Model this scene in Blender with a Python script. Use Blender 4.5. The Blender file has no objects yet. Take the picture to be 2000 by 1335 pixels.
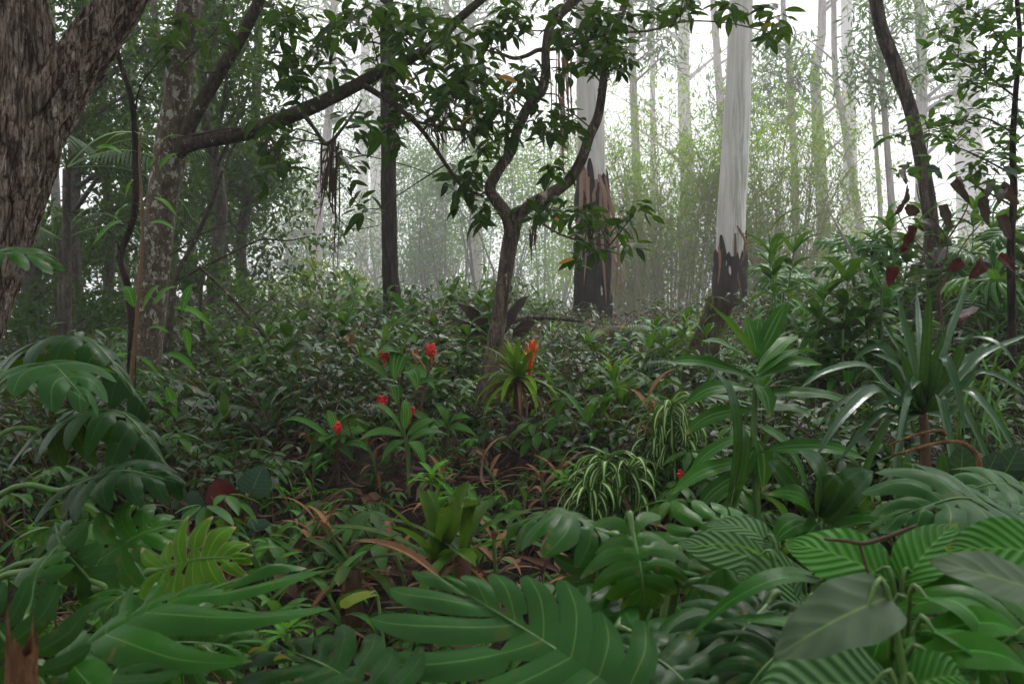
import bpy, math, random
import numpy as np
from mathutils import Vector

R = math.radians
sc = bpy.context.scene
# ------------------------------------------------------------------ camera
F = 2000 * 33 / 36.0
CZ = 1.6
cam = bpy.data.cameras.new("camera")
cam.lens = 33; cam.sensor_width = 36; cam.clip_start = 0.05; cam.clip_end = 2000
camo = bpy.data.objects.new("camera", cam)
sc.collection.objects.link(camo)
camo.location = (0, 0, CZ); camo.rotation_euler = (R(90), 0, 0)
sc.camera = camo
cam.dof.use_dof = True; cam.dof.focus_distance = 6.0; cam.dof.aperture_fstop = 9
# ------------------------------------------------------------------ sky, sun, exposure
SUN_EL, SUN_AZ = 58, 25          # azimuth clockwise from +Y
w = bpy.data.worlds.new("World"); sc.world = w; w.use_nodes = True
wt = w.node_tree; bg = wt.nodes["Background"]
sky = wt.nodes.new("ShaderNodeTexSky"); sky.sky_type = 'NISHITA'; sky.sun_disc = False
sky.sun_elevation = R(SUN_EL); sky.sun_rotation = R(SUN_AZ); sky.air_density = 1; sky.dust_density = 3
hs = wt.nodes.new("ShaderNodeHueSaturation"); hs.inputs["Saturation"].default_value = 0.12
wt.links.new(sky.outputs[0], hs.inputs["Color"]); wt.links.new(hs.outputs[0], bg.inputs["Color"])
bg.inputs["Strength"].default_value = 0.15
sl = bpy.data.lights.new("sun", 'SUN'); sl.energy = 1.5; sl.angle = R(10); sl.color = (1, .97, .92)
slo = bpy.data.objects.new("sun", sl); sc.collection.objects.link(slo)
slo.rotation_euler = (R(90 - SUN_EL), 0, R(180 - SUN_AZ)); slo.location = (5, 12, 25)
sc.view_settings.view_transform = 'Standard'; sc.view_settings.look = 'None'
sc.view_settings.gamma = 1; sc.view_settings.exposure = 1.12
cy = sc.cycles
cy.use_denoising = True; cy.max_bounces = 8; cy.diffuse_bounces = 2; cy.glossy_bounces = 2
cy.transmission_bounces = 4; cy.volume_bounces = 3; cy.use_adaptive_sampling = True; cy.adaptive_threshold = 0.03
cy.sample_clamp_indirect = 6

rg = np.random.default_rng(7)
random.seed(7)

def P(px, py, D):
    return np.array([(px - 1000) / F * D, D, CZ - (py - 667.5) / F * D])

def fbm(x, y, s=1.0, seed=0):
    v = 0; a = 1.0
    for i in range(4):
        k = s * 2 ** i; o = seed * 7.3 + i * 3.1
        v = v + a * np.sin(x * k + o + 1.7 * np.sin(y * k * .7 + o)) * np.cos(y * k * 1.1 - o + 1.3 * np.sin(x * k * .6 + 2 * o))
        a *= .5
    return v
YP = [-20, 0, 1.5, 2.6, 4, 5, 6.5, 10, 14, 18, 23, 32, 60, 140, 500]
ZP = [.1, .3, .38, .55, .72, .86, 1.06, 1.47, 1.86, 2.06, 2.1, 1.7, -.5, -3, -4]
def gh(x, y):
    x = np.asarray(x, float); y = np.asarray(y, float)
    z = np.interp(y, YP, ZP)
    edge = -1.0 - .30 * np.clip(y, 0, 30)
    d = np.clip(edge - x, 0, None)
    z = z - np.clip(.22 * d * np.clip((y - 3) / 6, 0, 1), 0, 4)
    z = z + .05 * np.clip(x - 2, 0, 5) * np.clip(y / 6, 0, 1)
    z = z + .2 * np.clip(x - .27 * y, 0, 3) * np.clip((y - 5.5) / 3, 0, 1) * np.clip((16 - y) / 4, 0, 1)
    z = z + .05 * fbm(x, y, 1.3, 1) * np.clip(y / 3, .2, 1)
    return z
def GP(x, y): return np.array([x, y, float(gh(x, y))])
def GPX(px, D):
    x = (px - 1000) / F * D
    return GP(x, D)

# ------------------------------------------------------------------ mesh building
col = sc.collection
ORG = {}
class G:
    def __init__(s): s.V = []; s.Q = []; s.A = []; s.M = []; s.n = 0
    def add(s, V, Q, A, m=0):
        V = np.asarray(V, float); Q = np.asarray(Q, int)
        s.V.append(V); s.Q.append(Q + s.n); s.A.append(A); s.M.append(np.full(len(Q), m)); s.n += len(V)
    def build(s, name, mats, parent=None, loc=None, smooth=True):
        V = np.concatenate(s.V); Q = np.concatenate(s.Q); A = np.concatenate(s.A); M = np.concatenate(s.M)
        org = ORG.get(parent.as_pointer(), np.zeros(3)) if parent else (np.zeros(3) if loc is None else np.asarray(loc, float))
        V = V - org
        me = bpy.data.meshes.new(name)
        me.vertices.add(len(V)); me.vertices.foreach_set("co", V.astype(np.float32).ravel())
        me.loops.add(Q.size); me.loops.foreach_set("vertex_index", Q.astype(np.int32).ravel())
        me.polygons.add(len(Q)); me.polygons.foreach_set("loop_start", np.arange(0, Q.size, 4, dtype=np.int32))
        me.polygons.foreach_set("loop_total", np.full(len(Q), 4, dtype=np.int32))
        me.polygons.foreach_set("use_smooth", np.full(len(Q), smooth))
        me.polygons.foreach_set("material_index", M.astype(np.int32))
        at = me.attributes.new("lf", 'FLOAT_COLOR', 'POINT'); at.data.foreach_set("color", A.astype(np.float32).ravel())
        for m in (mats if isinstance(mats, (list, tuple)) else [mats]): me.materials.append(m)
        me.update(calc_edges=True)
        o = bpy.data.objects.new(name, me); col.objects.link(o)
        if parent: o.parent = parent; ORG[o.as_pointer()] = org
        else: o.location = org; ORG[o.as_pointer()] = org
        return o

def tag(o, label, cat, group=None, kind=None):
    if label: o["label"] = label
    if cat: o["category"] = cat
    if group: o["group"] = group
    if kind: o["kind"] = kind
    return o
def thing(name, label, cat, loc, group=None):
    o = bpy.data.objects.new(name, None); col.objects.link(o); o.empty_display_size = .2
    o.location = [float(c) for c in loc]; ORG[o.as_pointer()] = np.asarray(loc, float)
    return tag(o, label, cat, group)
def copy_thing(o, delta_loc, rotz, scale, label=None):
    c = o.copy(); col.objects.link(c); c.location = delta_loc; c.rotation_euler = (0, 0, rotz); c.scale = (scale,) * 3
    if label: c["label"] = label
    for ch in list(o.children):
        d = ch.copy(); col.objects.link(d); d.parent = c
        for g2 in list(ch.children):
            e = g2.copy(); col.objects.link(e); e.parent = d
    return c

def nrm(v):
    v = np.asarray(v, float); return v / (np.linalg.norm(v, axis=-1, keepdims=True) + 1e-9)
def smooth_path(pts, n, closed=False):
    p = np.asarray(pts, float)
    if len(p) == 2: return p[0] + (p[1] - p[0]) * np.linspace(0, 1, n)[:, None]
    p = np.vstack([2 * p[0] - p[1], p, 2 * p[-1] - p[-2]])
    m = len(p) - 3; out = []
    for t in np.linspace(0, m - 1e-6, n):
        i = int(t); f = t - i; a, b, c, d = p[i:i + 4]
        out.append(.5 * (2 * b + (c - a) * f + (2 * a - 5 * b + 4 * c - d) * f * f + (3 * b - a - 3 * c + d) * f ** 3))
    return np.array(out)
def tangents(p):
    t = np.gradient(p, axis=0); return nrm(t)
def grid_quads(n, m, wrap=False):
    i = np.arange(n - 1)[:, None]; j = np.arange(m if wrap else m - 1)[None, :]
    j2 = (j + 1) % m
    return np.stack([i * m + j, i * m + j2, (i + 1) * m + j2, (i + 1) * m + j], -1).reshape(-1, 4)
def tube(g, pts, rad, n=None, ns=8, lump=0., ridge=0., m=0, seed=0, rnd=None, cap=True, lf=3., rk=7):
    n = n or max(4, len(pts) * 3)
    p = smooth_path(pts, n)
    r = np.interp(np.linspace(0, 1, n), np.linspace(0, 1, len(rad)), rad) if np.ndim(rad) else np.full(n, rad)
    T = tangents(p); N = np.zeros_like(T)
    a = np.array([1., 0, 0]) if abs(T[0][0]) < .8 else np.array([0, 1., 0])
    for i in range(n):
        a = nrm(a - T[i] * a.dot(T[i])); N[i] = a
    B = np.cross(T, N)
    th = np.linspace(0, 2 * np.pi, ns, endpoint=False)
    L = np.concatenate([[0], np.cumsum(np.linalg.norm(np.diff(p, axis=0), axis=1))])
    rr = np.ones((n, ns))
    if lump: rr += lump * fbm(np.cos(th)[None] * 1.5 + seed * 3, np.sin(th)[None] * 1.5 + L[:, None] * lf, 1., seed)
    if ridge:
        u = th[None] + .25 * np.sin(L[:, None] * 3.1 + seed) + .12 * fbm(L[:, None] * 4, th[None] * 2, 1.5, seed)
        q = np.abs(np.sin(u * rk * .5 + .8 * np.sin(u * 2 + L[:, None] * 1.3))) * .6 + .4 * np.abs(np.sin(u * rk * 1.1 + 2 * np.sin(L[:, None] * 2.)))
        q2 = fbm(u * 5, L[:, None] * 9, 1.2, seed + 4)
        rr += ridge * (q - .5) + ridge * .35 * q2
    V = p[:, None] + (r[:, None] * rr)[..., None] * (np.cos(th)[None, :, None] * N[:, None] + np.sin(th)[None, :, None] * B[:, None])
    V = V.reshape(-1, 3); Q = grid_quads(n, ns, True)
    A = np.zeros((n, ns, 4)); A[..., 0] = L[:, None]; A[..., 1] = th[None] / (2 * np.pi); A[..., 2] = rg.random() if rnd is None else rnd; A[..., 3] = 1
    A = A.reshape(-1, 4)
    if cap and ns >= 6:
        c = len(V); V = np.vstack([V, p[-1:] + T[-1:] * r[-1] * .2]); A = np.vstack([A, A[-1:]])
        b = (n - 1) * ns; k = np.arange(0, ns, 2)
        Q = np.vstack([Q, np.stack([b + k, b + (k + 1) % ns, b + (k + 2) % ns, np.full(len(k), c)], 1)])
    g.add(V, Q, A, m)
    return p

def arc(base, az, L, e0, droop, n=9, p=1.4):
    t = np.linspace(0, 1, n); e = e0 - droop * t ** p
    st = L / (n - 1); em = (e[1:] + e[:-1]) / 2
    h = np.concatenate([[0], np.cumsum(np.cos(em) * st)]); z = np.concatenate([[0], np.cumsum(np.sin(em) * st)])
    path = np.asarray(base) + np.stack([h * math.cos(az), h * math.sin(az), z], 1)
    return path, np.array([math.sin(az), -math.cos(az), 0.])
PR = {
 'lance': lambda t: np.sin(np.pi * np.clip(t, 0, 1) ** .75) ** .9 + .02,
 'ell':   lambda t: np.clip(np.sin(np.pi * t ** .85), 0, 1) ** .75 * (1 - .25 * t ** 3) + .01,
 'strap': lambda t: np.minimum(1, .55 + t * 2.2) * np.clip(1 - t ** 3.2, 0, 1) ** .8 + .01,
 'tongue': lambda t: np.minimum(1, .6 + t) * np.clip(1 - np.clip((t - .82) / .18, 0, 1) ** 2.2, 0, 1) ** .5 + .01,
 'heart': lambda t: np.clip(np.sin(np.pi * (t * .94 + .06) ** .55), 0, 1) ** .7 + .01,
 'dracaena': lambda t: (.28 + .72 * np.clip(np.sin(np.pi * np.clip((t - .12) / .88, 0, 1) ** .8), 0, 1) ** .8) * np.clip((1 - t) * 6, 0, 1) ** .8 + .01,
}
def blade(g, path, w, side=None, up=None, fold=.15, nl=2, prof='lance', curl=0., wav=0., twist=0., m=0, rnd=None, a=0.):
    p = np.asarray(path, float); n = len(p); T = tangents(p); t = np.linspace(0, 1, n)
    if side is None: S = nrm(np.cross(T, np.asarray(up if up is not None else (0, 0, 1.), float)))
    else: S = np.repeat(nrm(side)[None], n, 0)
    N = nrm(np.cross(S, T))
    if twist:
        c = np.cos(twist * t)[:, None]; s_ = np.sin(twist * t)[:, None]; S, N = S * c + N * s_, N * c - S * s_
    hw = w * PR[prof](t) * .5
    s = np.linspace(-1, 1, nl + 1)
    ph = rg.random() * 6
    off = (np.abs(s)[None] * fold - curl * s[None] ** 2) * hw[:, None]
    if wav: off = off + wav * w * np.abs(s[None]) * np.sin(t[:, None] * 17 + ph + 1.5 * s[None])
    V = p[:, None] + S[:, None] * (s[None] * hw[:, None])[..., None] + N[:, None] * off[..., None]
    A = np.zeros((n, nl + 1, 4)); A[..., 0] = t[:, None]; A[..., 1] = s[None]; A[..., 2] = rg.random() if rnd is None else rnd; A[..., 3] = a
    g.add(V.reshape(-1, 3), grid_quads(n, nl + 1), A.reshape(-1, 4), m)

# leaf templates: x side, y along, z up
def template(nu=4, nl=2, wr=.36, fold=.2, droop=.35, prof='ell', stalk=.0):
    g = G(); t = np.linspace(0, 1, nu + 1)
    path = np.stack([0 * t, t * (1 - .12 * droop * t), -droop * .5 * t ** 2], 1)
    blade(g, path, wr, side=(1, 0, 0), fold=fold, nl=nl, prof=prof, rnd=0)
    V = g.V[0]; V[:, 2] *= 1
    return V, g.Q[0], g.A[0]
T_HI = template(6, 2, .36, .22, .5)
T_MID = template(3, 2, .40, .25, .5)
T_LOW = template(2, 1, .42, 0, .3)
T_LONG = template(4, 2, .17, .2, .6, 'lance')
T_LONGLOW = template(2, 1, .2, 0, .5, 'lance')
T_FROND = template(4, 2, .07, .2, .5, 'lance')
def inst(g, tpl, pos, d, up, sc_, rnd=None, m=0):
    V, Q, A = tpl; k = len(pos); pos = np.asarray(pos); d = nrm(d); up = np.asarray(up, float)
    S = nrm(np.cross(d, up)); U = np.cross(S, d)
    sc_ = np.broadcast_to(np.asarray(sc_, float), (k,))
    W = pos[:, None] + sc_[:, None, None] * (V[None, :, 0:1] * S[:, None] + V[None, :, 1:2] * d[:, None] + V[None, :, 2:3] * U[:, None])
    rnd = rg.random(k) if rnd is None else rnd
    AA = np.repeat(A[None], k, 0).copy(); AA[..., 2] = rnd[:, None]
    QQ = Q[None] + (np.arange(k) * len(V))[:, None, None]
    g.add(W.reshape(-1, 3), QQ.reshape(-1, 4), AA.reshape(-1, 4), m)
def azel(az, el): return np.stack([np.cos(az) * np.cos(el), np.sin(az) * np.cos(el), np.sin(el)], -1)
def whorl(g, tpl, c, n, size, el=-.15, els=.4, m=0, spread=.03, axis_az=None):
    az = rg.random() * 6.28 + np.arange(n) * 6.28 / n + rg.normal(0, .25, n)
    e = el + rg.normal(0, els, n)
    d = azel(az, e)
    pos = np.asarray(c) + rg.normal(0, spread, (n, 3)) + d * size * .1
    up = np.array([0, 0, 1.]) + rg.normal(0, .35, (n, 3))
    inst(g, tpl, pos, d, up, size * rg.uniform(.65, 1.15, n), m=m)
def clump(g, tpl, c, rad, n, size, m=0, el=-.3, els=.5, flat=.75):
    q = nrm(rg.normal(0, 1, (n, 3))) * (rg.random(n) ** .45)[:, None] * np.array([1, 1, flat]) * rad
    d = azel(rg.random(n) * 6.28, el + rg.normal(0, els, n))
    inst(g, tpl, np.asarray(c) + q, d, np.array([0, 0, 1.]) + rg.normal(0, .5, (n, 3)), size * rg.uniform(.6, 1.2, n), m=m)

# ------------------------------------------------------------------ materials
class NT:
    def __init__(s, name):
        s.m = bpy.data.materials.new(name); s.m.use_nodes = True; s.t = s.m.node_tree; s.t.nodes.clear()
        s.out = s.t.nodes.new("ShaderNodeOutputMaterial")
    def n(s, typ, ins={}, **kw):
        nd = s.t.nodes.new("ShaderNode" + typ)
        for k, v in kw.items(): setattr(nd, k, v)
        for k, v in ins.items():
            if isinstance(v, bpy.types.NodeSocket): s.t.links.new(v, nd.inputs[k])
            else: nd.inputs[k].default_value = v
        return nd
    def math(s, op, a, b=0., c=None, clamp=False):
        ins = {0: a, 1: b}
        if c is not None: ins[2] = c
        return s.n("Math", ins, operation=op, use_clamp=clamp).outputs[0]
    def mix(s, f, a, b, bt='MIX'):
        nd = s.n("Mix", data_type='RGBA', blend_type=bt)
        for k, v in ((0, f), (6, a), (7, b)):
            if isinstance(v, bpy.types.NodeSocket): s.t.links.new(v, nd.inputs[k])
            else: nd.inputs[k].default_value = v if k == 0 else (*v, 1)
        return nd.outputs[2]
    def ramp(s, v, a, b, lo=0., hi=1.):
        return s.n("MapRange", {0: v, 1: a, 2: b, 3: lo, 4: hi}, clamp=True).outputs[0]
    def noise(s, scale, vec=None, det=4, rough=.55, dist=0.):
        ins = {"Scale": scale, "Detail": det, "Roughness": rough, "Distortion": dist}
        if vec is not None: ins["Vector"] = vec
        return s.n("TexNoise", ins).outputs[0]
    def coord(s, scale=(1, 1, 1)):
        tc = s.n("TexCoord"); return s.n("Mapping", {"Vector": tc.outputs["Object"], "Scale": scale}).outputs[0]

def leafmat(name, ca, cb, rough=.38, trans=.3, tcol=None, mid=.05, veinc=None, lat=0, slope=.6, latw=.12, lats=.5,
            pleat=0, pleatc=None, edge=None, edgew=.0, stripe=None, spots=0., bump=.25, spec=.5, tipc=None, tipt=.85, alt=None, altt=.9, tint=True):
    k = NT(name); at = k.n("Attribute", attribute_name="lf")
    sp = k.n("SeparateXYZ", {0: at.outputs["Vector"]}); u, v, r = sp.outputs
    av = k.math('ABSOLUTE', v)
    oi = k.n("ObjectInfo").outputs["Random"]
    co = k.coord()
    nz = k.noise(9, co, 3)
    if tint: ca = tuple(x * q for x, q in zip(ca, (.6, .95, .38)))
    if tint: cb = tuple(x * q for x, q in zip(cb, (1.3, 1.62, .48)))
    f = k.math('ADD', k.math('MULTIPLY', r, .75), k.math('MULTIPLY', oi, .25))
    c = k.mix(f, ca, cb)
    c = k.mix(k.ramp(nz, .3, .7, 0, .55), c, tuple(x * .6 for x in ca))
    h = None
    if pleat:
        s_ = k.math('SINE', k.math('MULTIPLY', k.math('SUBTRACT', k.math('MULTIPLY', u, float(pleat)), k.math('MULTIPLY', av, pleat * slope * .22)), 6.283)); s_ = k.math('ADD', s_, k.math('MULTIPLY', k.math('SUBTRACT', k.noise(14, co, 3), .5), 2.2))
        h = s_
        c = k.mix(k.ramp(s_, -.9, 1.4, 0, .7), c, pleatc or tuple(min(1, x * 2.2 + .02) for x in cb))
    if lat:
        fr = k.math('FRACT', k.math('SUBTRACT', k.math('MULTIPLY', u, float(lat)), k.math('MULTIPLY', av, lat * slope * .22)))
        d = k.math('ABSOLUTE', k.math('SUBTRACT', fr, .5))
        lv = k.ramp(d, 0, latw, 1, 0); h = lv
        c = k.mix(k.math('MULTIPLY', lv, lats), c, veinc or tuple(min(1, x * 2 + .02) for x in cb))
    if stripe:      # pale longitudinal margins or centre: (colour, lo, hi)
        c = k.mix(k.math('MULTIPLY', k.ramp(av, stripe[1], stripe[1] + .06), k.ramp(av, stripe[2], stripe[2] + .06, 1, 0)), c, stripe[0])
    if mid:
        c = k.mix(k.math('MULTIPLY', k.ramp(av, mid * .5, mid, 1, 0), .8), c, veinc or tuple(min(1, x * 2.2 + .03) for x in cb))
    if alt:         # a few odd leaves of another colour
        c = k.mix(k.ramp(r, altt, altt + .01), c, alt)
    if spots:
        c = k.mix(k.math('MULTIPLY', k.ramp(k.noise(35, co, 2), .64, .7), spots), c, (.16, .09, .03))
    if tipc:
        c = k.mix(k.ramp(k.math('ADD', u, k.math('MULTIPLY', nz, .25)), tipt, tipt + .08), c, tipc)
    if edge:
        c = k.mix(k.ramp(k.math('ADD', av, k.math('MULTIPLY', nz, .35)), 1.05 - edgew, 1.12 - edgew), c, edge)
    pb = k.n("BsdfPrincipled", {"Base Color": c, "Roughness": k.ramp(nz, .3, .7, rough * 1.0, rough * 1.5), "Specular IOR Level": spec * .16})
    hb = k.noise(60, co, 2)
    if h is not None: hb = k.math('ADD', k.math('MULTIPLY', hb, .3), k.math('MULTIPLY', h, .6))
    bp = k.n("Bump", {"Height": hb, "Strength": bump, "Distance": .004})
    k.t.links.new(bp.outputs[0], pb.inputs["Normal"])
    tl = k.n("BsdfTranslucent", {"Color": k.mix(.5, c, tcol or (.22, .42, .03))})
    ms = k.n("MixShader", {0: trans, 1: pb.outputs[0], 2: tl.outputs[0]})
    k.t.links.new(ms.outputs[0], k.out.inputs[0]); return k.m

def barkmat(name, c1, c2, c3=None, sc_=14, st=6, bump=.6, dist=.02, patch=2.5, pt=.55, moss=None, rough=.85, pz=.6, crack=0., bd=.75):
    k = NT(name)
    a = k.noise(sc_, k.coord((1, 1, 1 / st)), 8, .72, .4); b = k.noise(sc_ * 3.5, k.coord((1, 1, .4)), 5, .7); m_ = k.noise(sc_ * .25, k.coord((1, 1, .3)), 5, .7)
    c = k.mix(k.ramp(a, .42, .58), c1, c2)
    c = k.mix(k.ramp(b, .42, .62, 0, bd), c, tuple(x * .45 for x in c1))
    c = k.mix(k.ramp(m_, .45, .62, 0, bd * .8), c, tuple(x * .55 for x in c2))
    h = k.math('ADD', a, k.math('MULTIPLY', b, .5))
    if crack:
        vo = k.n("TexVoronoi", {"Vector": k.coord((1, 1, .12)), "Scale": crack, "Randomness": 1.}, feature='DISTANCE_TO_EDGE').outputs["Distance"]
        cr = k.ramp(k.math('ADD', vo, k.math('MULTIPLY', k.math('SUBTRACT', a, .5), .9)), -.08, .16)
        c = k.mix(cr, tuple(x * .4 for x in c1), c); h = k.math('ADD', h, k.math('MULTIPLY', cr, .8))
    if c3: c = k.mix(k.ramp(k.noise(patch, k.coord((1, 1, pz)), 7, .75), pt, pt + .04), c, c3)
    if moss: c = k.mix(k.ramp(k.noise(4, k.coord(), 4), .5, .62), c, moss)
    pb = k.n("BsdfPrincipled", {"Base Color": c, "Roughness": rough, "Specular IOR Level": .2})
    bp = k.n("Bump", {"Height": h, "Strength": bump, "Distance": dist})
    k.t.links.new(bp.outputs[0], pb.inputs["Normal"]); k.t.links.new(pb.outputs[0], k.out.inputs[0]); return k.m
def flatmat(name, ca, cb, rough=.6, sc_=20, trans=0, spec=.4):
    k = NT(name); at = k.n("Attribute", attribute_name="lf"); sp = k.n("SeparateXYZ", {0: at.outputs["Vector"]})
    c = k.mix(k.math('ADD', k.math('MULTIPLY', sp.outputs[2], .6), k.math('MULTIPLY', k.noise(sc_, k.coord(), 4), .4)), ca, cb)
    pb = k.n("BsdfPrincipled", {"Base Color": c, "Roughness": rough, "Specular IOR Level": spec})
    k.t.links.new(pb.outputs[0], k.out.inputs[0]); return k.m

M = {}
M['canopy'] = leafmat('canopy_leaf', (.009, .028, .009), (.022, .06, .017), .33, .2, veinc=(.08, .16, .04), lat=9, lats=.25, alt=(.45, .2, .02), altt=.988)
M['rightleaf'] = leafmat('right_leaf', (.018, .055, .014), (.04, .11, .024), .4, .3, lat=9, lats=.25, alt=(.06, .14, .03), altt=.9)
M['dark'] = leafmat('dark_forest_leaf', (.01, .03, .009), (.028, .065, .016), .5, .22, mid=0)
M['midforest'] = leafmat('mid_forest_leaf', (.03, .07, .018), (.07, .14, .03), .5, .35, mid=0)
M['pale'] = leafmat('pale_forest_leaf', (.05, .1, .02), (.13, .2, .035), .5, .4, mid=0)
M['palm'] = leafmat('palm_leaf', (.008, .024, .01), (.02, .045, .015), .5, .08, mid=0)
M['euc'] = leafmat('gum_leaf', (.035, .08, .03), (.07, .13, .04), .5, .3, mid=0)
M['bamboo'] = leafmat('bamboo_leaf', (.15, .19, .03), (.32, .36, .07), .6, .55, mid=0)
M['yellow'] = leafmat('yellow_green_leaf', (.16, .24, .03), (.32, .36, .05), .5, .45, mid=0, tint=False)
M['cover'] = leafmat('cover_leaf', (.01, .03, .018), (.024, .058, .03), .36, .12, veinc=(.05, .1, .04), lat=7, lats=.3, spots=.5, spec=1.5, alt=(.16, .07, .02), altt=.955)
M['compound'] = leafmat('compound_leaf', (.018, .06, .022), (.04, .1, .035), .33, .2, veinc=(.06, .12, .04), lat=9, lats=.35, spots=.6, spec=.6)
M['bright'] = leafmat('bright_leaf', (.04, .13, .02), (.08, .2, .035), .35, .35, lat=8, lats=.3)
M['monstera'] = leafmat('monstera_leaf', (.012, .058, .012), (.026, .09, .018), .3, .2, mid=.045, veinc=(.09, .2, .04), spots=.6, tipc=(.2, .12, .05), tipt=1.08, spec=1., bump=.25)
M['monstera_dark'] = leafmat('dark_monstera_leaf', (.008, .036, .012), (.014, .05, .014), .32, .12, mid=.04, veinc=(.05, .12, .03), spots=.3, spec=.7, bump=.25)
M['monstera_pale'] = leafmat('monstera_pale_leaf', (.022, .085, .02), (.035, .115, .028), .38, .25, mid=.05, veinc=(.14, .26, .07), spots=.2, tint=False)
M['monstera_sick'] = leafmat('monstera_sick_leaf', (.06, .14, .02), (.11, .2, .03), .4, .3, mid=.07, veinc=(.2, .3, .05), tipc=(.42, .26, .14), tipt=1.0, edge=(.38, .24, .14), edgew=-.06, spots=.9)
M['calathea'] = leafmat('pleated_leaf', (.014, .08, .012), (.03, .13, .02), .34, .22, pleat=9.5, slope=1.3, pleatc=(.09, .23, .06), mid=.06, veinc=(.1, .26, .04), tipc=(.25, .3, .03), tipt=1.06, bump=.8)
M['calathea_pale'] = leafmat('pale_pleated_leaf', (.025, .09, .025), (.045, .13, .035), .36, .22, pleat=9, slope=1.3, pleatc=(.15, .28, .11), mid=.05, veinc=(.12, .26, .06), bump=.8, tint=False)
M['greyleaf'] = leafmat('grey_leaf', (.05, .085, .045), (.075, .115, .06), .4, .12, lat=5, lats=.12, latw=.3, mid=.05, veinc=(.14, .22, .07), bump=.25, spec=1., pleat=5, slope=1.2, pleatc=(.068, .108, .056), tint=False)
M['lance'] = leafmat('lance_leaf', (.016, .075, .012), (.03, .11, .022), .33, .22, mid=.04, spots=.1, tipc=(.2, .22, .03), tipt=1.05)
M['dracaena'] = leafmat('dracaena_leaf', (.018, .08, .016), (.035, .12, .028), .28, .22, mid=0, stripe=((.09, .2, .06), .15, .3), tipc=(.24, .24, .04), tipt=1.03)
M['strap'] = leafmat('strap_leaf', (.01, .045, .022), (.022, .07, .035), .24, .12, mid=0, spec=2, stripe=((.03, .1, .04), .3, .5))
M['varieg'] = leafmat('variegated_leaf', (.02, .08, .018), (.04, .12, .03), .4, .25, mid=.0, stripe=((.46, .54, .27), -.2, .28), tipc=(.2, .14, .05), tipt=1.1)
M['ginger'] = leafmat('ginger_leaf', (.03, .1, .025), (.055, .14, .04), .36, .25, mid=.05, stripe=((.12, .22, .08), .3, .5))
M['bromeliad'] = leafmat('bromeliad_leaf', (.08, .15, .02), (.2, .28, .04), .3, .3, mid=0, spots=.15)
M['tongue'] = leafmat('tongue_leaf', (.025, .06, .012), (.06, .1, .02), .34, .25, mid=0, spots=.3)
M['philo'] = leafmat('philodendron_leaf', (.02, .07, .025), (.04, .11, .04), .28, .2, mid=.05, spec=.7)
M['purple'] = leafmat('purple_leaf', (.045, .055, .042), (.06, .04, .03), .4, .2, tcol=(.25, .06, .03), mid=.05, veinc=(.1, .1, .07), lat=6, lats=.25, tint=False)
M['maroon'] = leafmat('maroon_leaf', (.045, .01, .01), (.085, .016, .012), .4, .2, tcol=(.2, .03, .02), mid=.05, veinc=(.12, .03, .02), spots=.4, tint=False)
M['elephant'] = leafmat('dark_heart_leaf', (.02, .05, .032), (.03, .065, .04), .35, .1, mid=.05, veinc=(.1, .16, .1), lat=8, lats=.35, tint=False)
M['dryleaf'] = leafmat('dry_leaf', (.12, .06, .03), (.28, .15, .08), .7, .15, tcol=(.4, .2, .08), mid=.04, tint=False)
M['dead'] = flatmat('dead_frond', (.02, .012, .008), (.05, .03, .018), .8)
M['yellowfall'] = flatmat('fallen_yellow', (.5, .42, .05), (.65, .58, .12), .5)
M['litter'] = flatmat('leaf_litter', (.02, .009, .006), (.17, .09, .055), .8, 14)
M['stem'] = flatmat('green_stem', (.05, .12, .02), (.1, .19, .04), .45)
M['stemred'] = flatmat('brown_stem', (.05, .025, .015), (.12, .055, .025), .6)
M['stemorange'] = flatmat('orange_stem', (.09, .05, .02), (.16, .085, .03), .5)
M['twig'] = flatmat('twig_bark', (.03, .022, .015), (.07, .05, .035), .85)
M['redfruit'] = flatmat('red_fruit', (.55, .01, .015), (.8, .04, .03), .35)
M['orange'] = flatmat('orange_bract', (.8, .08, .015), (.95, .22, .03), .4)
M['root'] = flatmat('hanging_root', (.045, .022, .015), (.11, .06, .04), .9)
M['strip'] = flatmat('bark_strip', (.14, .07, .045), (.32, .2, .14), .85)
M['culm'] = flatmat('bamboo_culm', (.2, .17, .07), (.36, .3, .15), .6)
M['bark_big'] = barkmat('peeling_bark', (.14, .088, .065), (.66, .52, .42), (.75, .66, .58), 38, 7, 1., .03, 26, .58, pz=.2, crack=60)
M['bark_lichen'] = barkmat('lichen_bark', (.07, .05, .035), (.18, .14, .1), (.36, .35, .29), 22, 1.5, .7, .02, 17, .54, pz=.75)
M['bark_branch'] = barkmat('branch_bark', (.035, .026, .018), (.1, .078, .055), (.25, .25, .18), 28, 2, .6, .01, 22, .59)
M['bark_dark'] = barkmat('dark_trunk_bark', (.022, .013, .01), (.075, .046, .034), None, 26, 7, 1., .03, crack=14)
M['bark_fork'] = barkmat('forked_bark', (.05, .036, .028), (.25, .19, .15), (.5, .42, .33), 30, 4, .8, .015, 12, .6, pz=.3)
M['bark_right'] = barkmat('right_trunk_bark', (.07, .05, .04), (.2, .15, .12), (.38, .34, .3), 26, 5, 1., .02, 22, .66, crack=16)
M['bark_gum'] = barkmat('smooth_gum_bark', (.5, .48, .43), (.68, .66, .62), (.36, .38, .31), 3, 20, .1, .01, 2.2, .56, rough=.6, pz=.05, bd=.08)
M['bark_char'] = barkmat('charred_bark', (.01, .006, .005), (.03, .017, .013), None, 16, 7, 1., .03)
M['bark_peel'] = barkmat('red_peeling_bark', (.12, .05, .03), (.3, .14, .09), None, 14, 8, .8, .02)
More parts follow.
